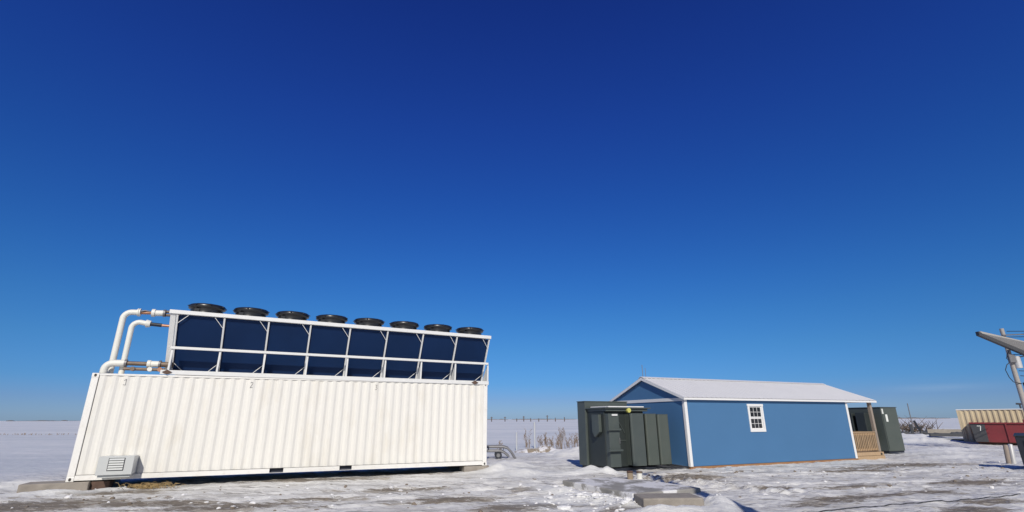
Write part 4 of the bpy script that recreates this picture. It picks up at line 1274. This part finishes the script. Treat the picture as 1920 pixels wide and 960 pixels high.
WEEDS = [(1.75, 32.6, 1.0, 9, "bushy dry weed at the foot of the tallest steel post"), (2.05, 32.8, 1.15, 10, "thick brown weed clump right of the tallest post"),
         (2.35, 32.3, 0.95, 9, "low brown weed between two thicker clumps"), (3.0, 33.0, 1.45, 14, "tallest dark weed stalk on the dirt bank"),
         (3.35, 32.6, 0.9, 8, "short weed right behind the tallest stalk"), (3.75, 32.9, 1.05, 10, "reddish weed clump before the snowbank"),
         (4.05, 33.1, 1.1, 9, "weed at the snowbank's edge toward the transformer"), (0.95, 33.4, 0.8, 6, "thin weed left of the tallest post"),
         (1.0, 36.0, 1.3, 5, "lone stalk with a drooping seed head behind the bank"), (6.0, 44.0, 1.5, 4, "lone far stalk beside the big transformer"),
         (-0.75, 30.0, 0.8, 7, "weed poking up behind the trailer frame"), (2.7, 32.0, 0.8, 8, "small weed in front of the tallest dark stalk")]
for a in WEEDS: weed(*a)

# mound of bare dirt with snow patches
md = MB()
nx, ny = 60, 16
vv = []
for i in range(nx + 1):
    for j in range(ny + 1):
        u, v = i / nx * 2 - 1, j / ny * 2 - 1
        x, y = u * 2.3, v * 0.9
        q = max(0, 1 - u * u) * max(0, 1 - v * v)
        h_ = 0.30 * q ** 0.7 * (0.7 + 0.9 * float(vnoise(np.array([x * 2.2]), np.array([y * 2.2]), 77)[0])) - 0.08
        vv.append((x, y, h_))
ff = [(i * (ny + 1) + j, (i + 1) * (ny + 1) + j, (i + 1) * (ny + 1) + j + 1, i * (ny + 1) + j + 1) for i in range(nx) for j in range(ny)]
md.add(vv, ff, True)
M['mound'] = mat("mound_dirt", (0.30, 0.25, 0.19), 0.95, var=0.35, scale=5, bump=1.0, bscale=9, dirt=(0.76, 0.76, 0.78), dirt_amt=0.95, dirt_scale=2.6, dirt_at=0.47, dirt_soft=0.04)
mo = md.build("dirt_mound", M['mound'])
mo.location = (2.2, 31.2, gz(2.2, 31.2))
tag(mo, kind="structure")

# ------------------------------------------------------------------ far horizon: poles, shelter belts
def far_pole(x, y, h_, arm, label):
    o = empty("power_pole", (x, y, -0.3), 0, label, "power pole", "far poles on the horizon")
    MB().tube([(0, 0, 0), (0, 0, h_)], [0.42, 0.32], 8).build("shaft", M['bark'], o)
    if arm: MB().bar((-1.0, 0, h_ - 0.7), (1.0, 0, h_ - 0.7), 0.35).build("cross_arm", M['bark'], o)
for (px, hp, arm, lb) in ((946, 9, 1, "far power pole nearest the white container on the horizon"), (981, 10, 1, "far power pole next from the white container"),
                          (1025, 11.5, 1, "tallest far power pole, midway along the gap"), (1040, 7, 0, "short far pole right after the tallest one"),
                          (1057, 8, 0, "far pole nearest the big transformer"), (968, 6, 0, "faint short far pole between two armed ones"),
                          (1009, 6, 0, "faint short far pole before the tallest one"), (994, 6.5, 0, "faint thin far pole between armed poles"), (921, 9, 1, "far armed pole just clear of the container edge")):
    Yf = 420.0
    far_pole((px - 960) / FPX * Yf * 0.955, Yf, hp * Yf * 0.955 / FPX + 0.1, arm, lb)
tl = MB()
for k in range(1100):
    a = rnd.uniform(R(-58), R(58))
    dens = float(vnoise(np.array([a * 14 + 3]), np.array([0.5]), 91)[0])
    if rnd.random() > dens * 1.1 - 0.12: continue
    d = rnd.uniform(2300, 2900)
    x, y = d * math.sin(a), d * math.cos(a)
    w, h_ = rnd.uniform(8, 40), rnd.uniform(1, 4) * (0.4 + dens)
    pts = []
    for q in range(9):
        t = q / 8
        pts.append((-w + 2 * w * t, h_ * math.sin(math.pi * t) ** 0.4 * rnd.uniform(0.6, 1)))
    tl.add([(x + p[0], y + dy, z) for dy in (-4, 4) for p, z in [(pp, zz) for pp in pts for zz in (-2, pp[1])]],
           [(2 * q, 2 * q + 2, 2 * q + 3, 2 * q + 1) for q in range(8)] + [(18 + 2 * q, 18 + 2 * q + 2, 18 + 2 * q + 3, 18 + 2 * q + 1) for q in range(8)] + [(2 * q + 1, 2 * q + 3, 18 + 2 * q + 3, 18 + 2 * q + 1) for q in range(8)])
to = tl.build("treeline", M['bark'])
tag(to, "thin broken line of bare trees along the horizon", "treeline", None, "stuff")
# line of dead grass across the field
fg = MB()
for k in range(450):
    x = rnd.uniform(-120, -30)
    y = 72 + 0.03 * (x + 60) + rnd.gauss(0, 0.5) + 2.0 * math.sin(x * 0.05)
    z = 0.0
    h_ = rnd.uniform(0.06, 0.24)
    fg.tube([(x, y, z - 0.02), (x + rnd.uniform(-.1, .1), y, z + h_)], [0.05, 0.015], 4, False)
tag(fg.build("field_grass", M['weed']), "line of dead grass across the snowy field", "grass", None, "stuff")

# ------------------------------------------------------------------ straw, snow lumps, frozen clods
st = MB()
for k in range(170):
    c_ = cpt(2.05 + rnd.gauss(0, 0.28), -0.28 + rnd.gauss(0, 0.12))
    z = gz(c_[0], c_[1])
    a = rnd.uniform(0, 6.28); l = rnd.uniform(0.06, 0.24)
    p = Vector((c_[0], c_[1], z + rnd.uniform(0, 0.05)))
    q = p + Vector((math.cos(a) * l, math.sin(a) * l, rnd.uniform(0.0, 0.13)))
    st.tube([p, (p + q) / 2 + Vector((0, 0, 0.05)), q], 0.006, 4, False)
tag(st.build("straw", M['straw']), "tuft of yellow straw on the snow under the vent hood", "straw", None, "stuff")

def lumps(name, spots, mm, label, cat):
    ico = bmesh.new()
    bmesh.ops.create_icosphere(ico, subdivisions=2, radius=1.0)
    bv = [v.co.copy() for v in ico.verts]
    bf = [tuple(v.index for v in f.verts) for f in ico.faces]
    ico.free()
    b_ = MB()
    zs = ground_h(np.array([q[0] for q in spots]), np.array([q[1] for q in spots]))
    for (x, y, r_), z0 in zip(spots, zs):
        z = float(z0) + 0.25 * r_
        rot = Matrix.Rotation(rnd.uniform(0, 6.28), 3, 'Z') @ Matrix.Rotation(rnd.uniform(0, 3), 3, 'X')
        sx, sy, sz = rnd.uniform(0.7, 1.6), rnd.uniform(0.6, 1.2), rnd.uniform(0.35, 0.8)
        ph = [rnd.uniform(0, 6.28) for _ in range(3)]
        vv = []
        for c_ in bv:
            k = 1 + 0.20 * math.sin(3.1 * c_.x + ph[0]) + 0.20 * math.sin(3.7 * c_.y + ph[1]) + 0.17 * math.sin(4.3 * c_.z + ph[2]) + rnd.uniform(-0.12, 0.12)
            q = rot @ (c_ * k)
            vv.append((x + q.x * sx * r_, y + q.y * sy * r_, z + q.z * sz * r_))
        b_.add(vv, bf, False)
    return tag(b_.build(name, M[mm]), label, cat, None, "stuff")
sp = []
for hx, hy, a, b_, rot, hh in HEAPS[8:12]:
    for k in range(int(22 * (0.6 + hh * 3))):
        u, v = rnd.gauss(0, 0.75) * a, rnd.gauss(0, 0.8) * b_
        sp.append((hx + u * math.cos(rot) - v * math.sin(rot), hy + u * math.sin(rot) + v * math.cos(rot), min(0.09, abs(rnd.gauss(0.0, 0.030)) + 0.010)))
for k in range(60):
    sp.append((1.9 + rnd.gauss(0, 0.6), 12.4 + rnd.gauss(0, 0.6), abs(rnd.gauss(0, 0.03)) + 0.012))
for k in range(260):
    x = rnd.uniform(-12, 22); y = rnd.uniform(11.3, 17.5) + 0.28 * max(-6, x)
    sp.append((x, y, abs(rnd.gauss(0, 0.016)) + 0.010))
lumps("snow_lumps", sp, 'chunk', "broken lumps of snow scattered over the yard", "snow")
sp = []
for k in range(420):
    x = rnd.uniform(-12, 24); y = rnd.uniform(11.3, 17.3) + 0.28 * max(-6, x)
    if float(fbm(np.array([x / 1.5]), np.array([y / 0.8]), 63)[0]) < 0.02 and rnd.random() < 0.75: continue
    sp.append((x, y, abs(rnd.gauss(0, 0.018)) + 0.010))
lumps("dirt_clods", sp, 'clod', "frozen brown clods scattered over the trodden snow", "dirt")

sp = []
for k in range(130):
    sp.append((46.5 + rnd.gauss(0, 4.5), 60.5 + rnd.gauss(0, 3.5), abs(rnd.gauss(0, 0.16)) + 0.05))
lumps("rubble", sp, 'grey_dark', "dark rubble showing through the snow around the grey beams", "rubble")
cbp = []
for k in range(60):
    t = k / 59
    x = 5.2 + 7.3 * t
    y = 10.9 + 2.75 * t + 0.06 * math.sin(5 * t)
    cbp.append((x, y, gz(x, y) + 0.008))
cbo = MB().tube(cbp, 0.012, 6).build("dark_line", M['wire'])  # thin black tube drawn as a line over the snow
tag(cbo, "thin dark line across the trodden snow near the camera", "dark_line")
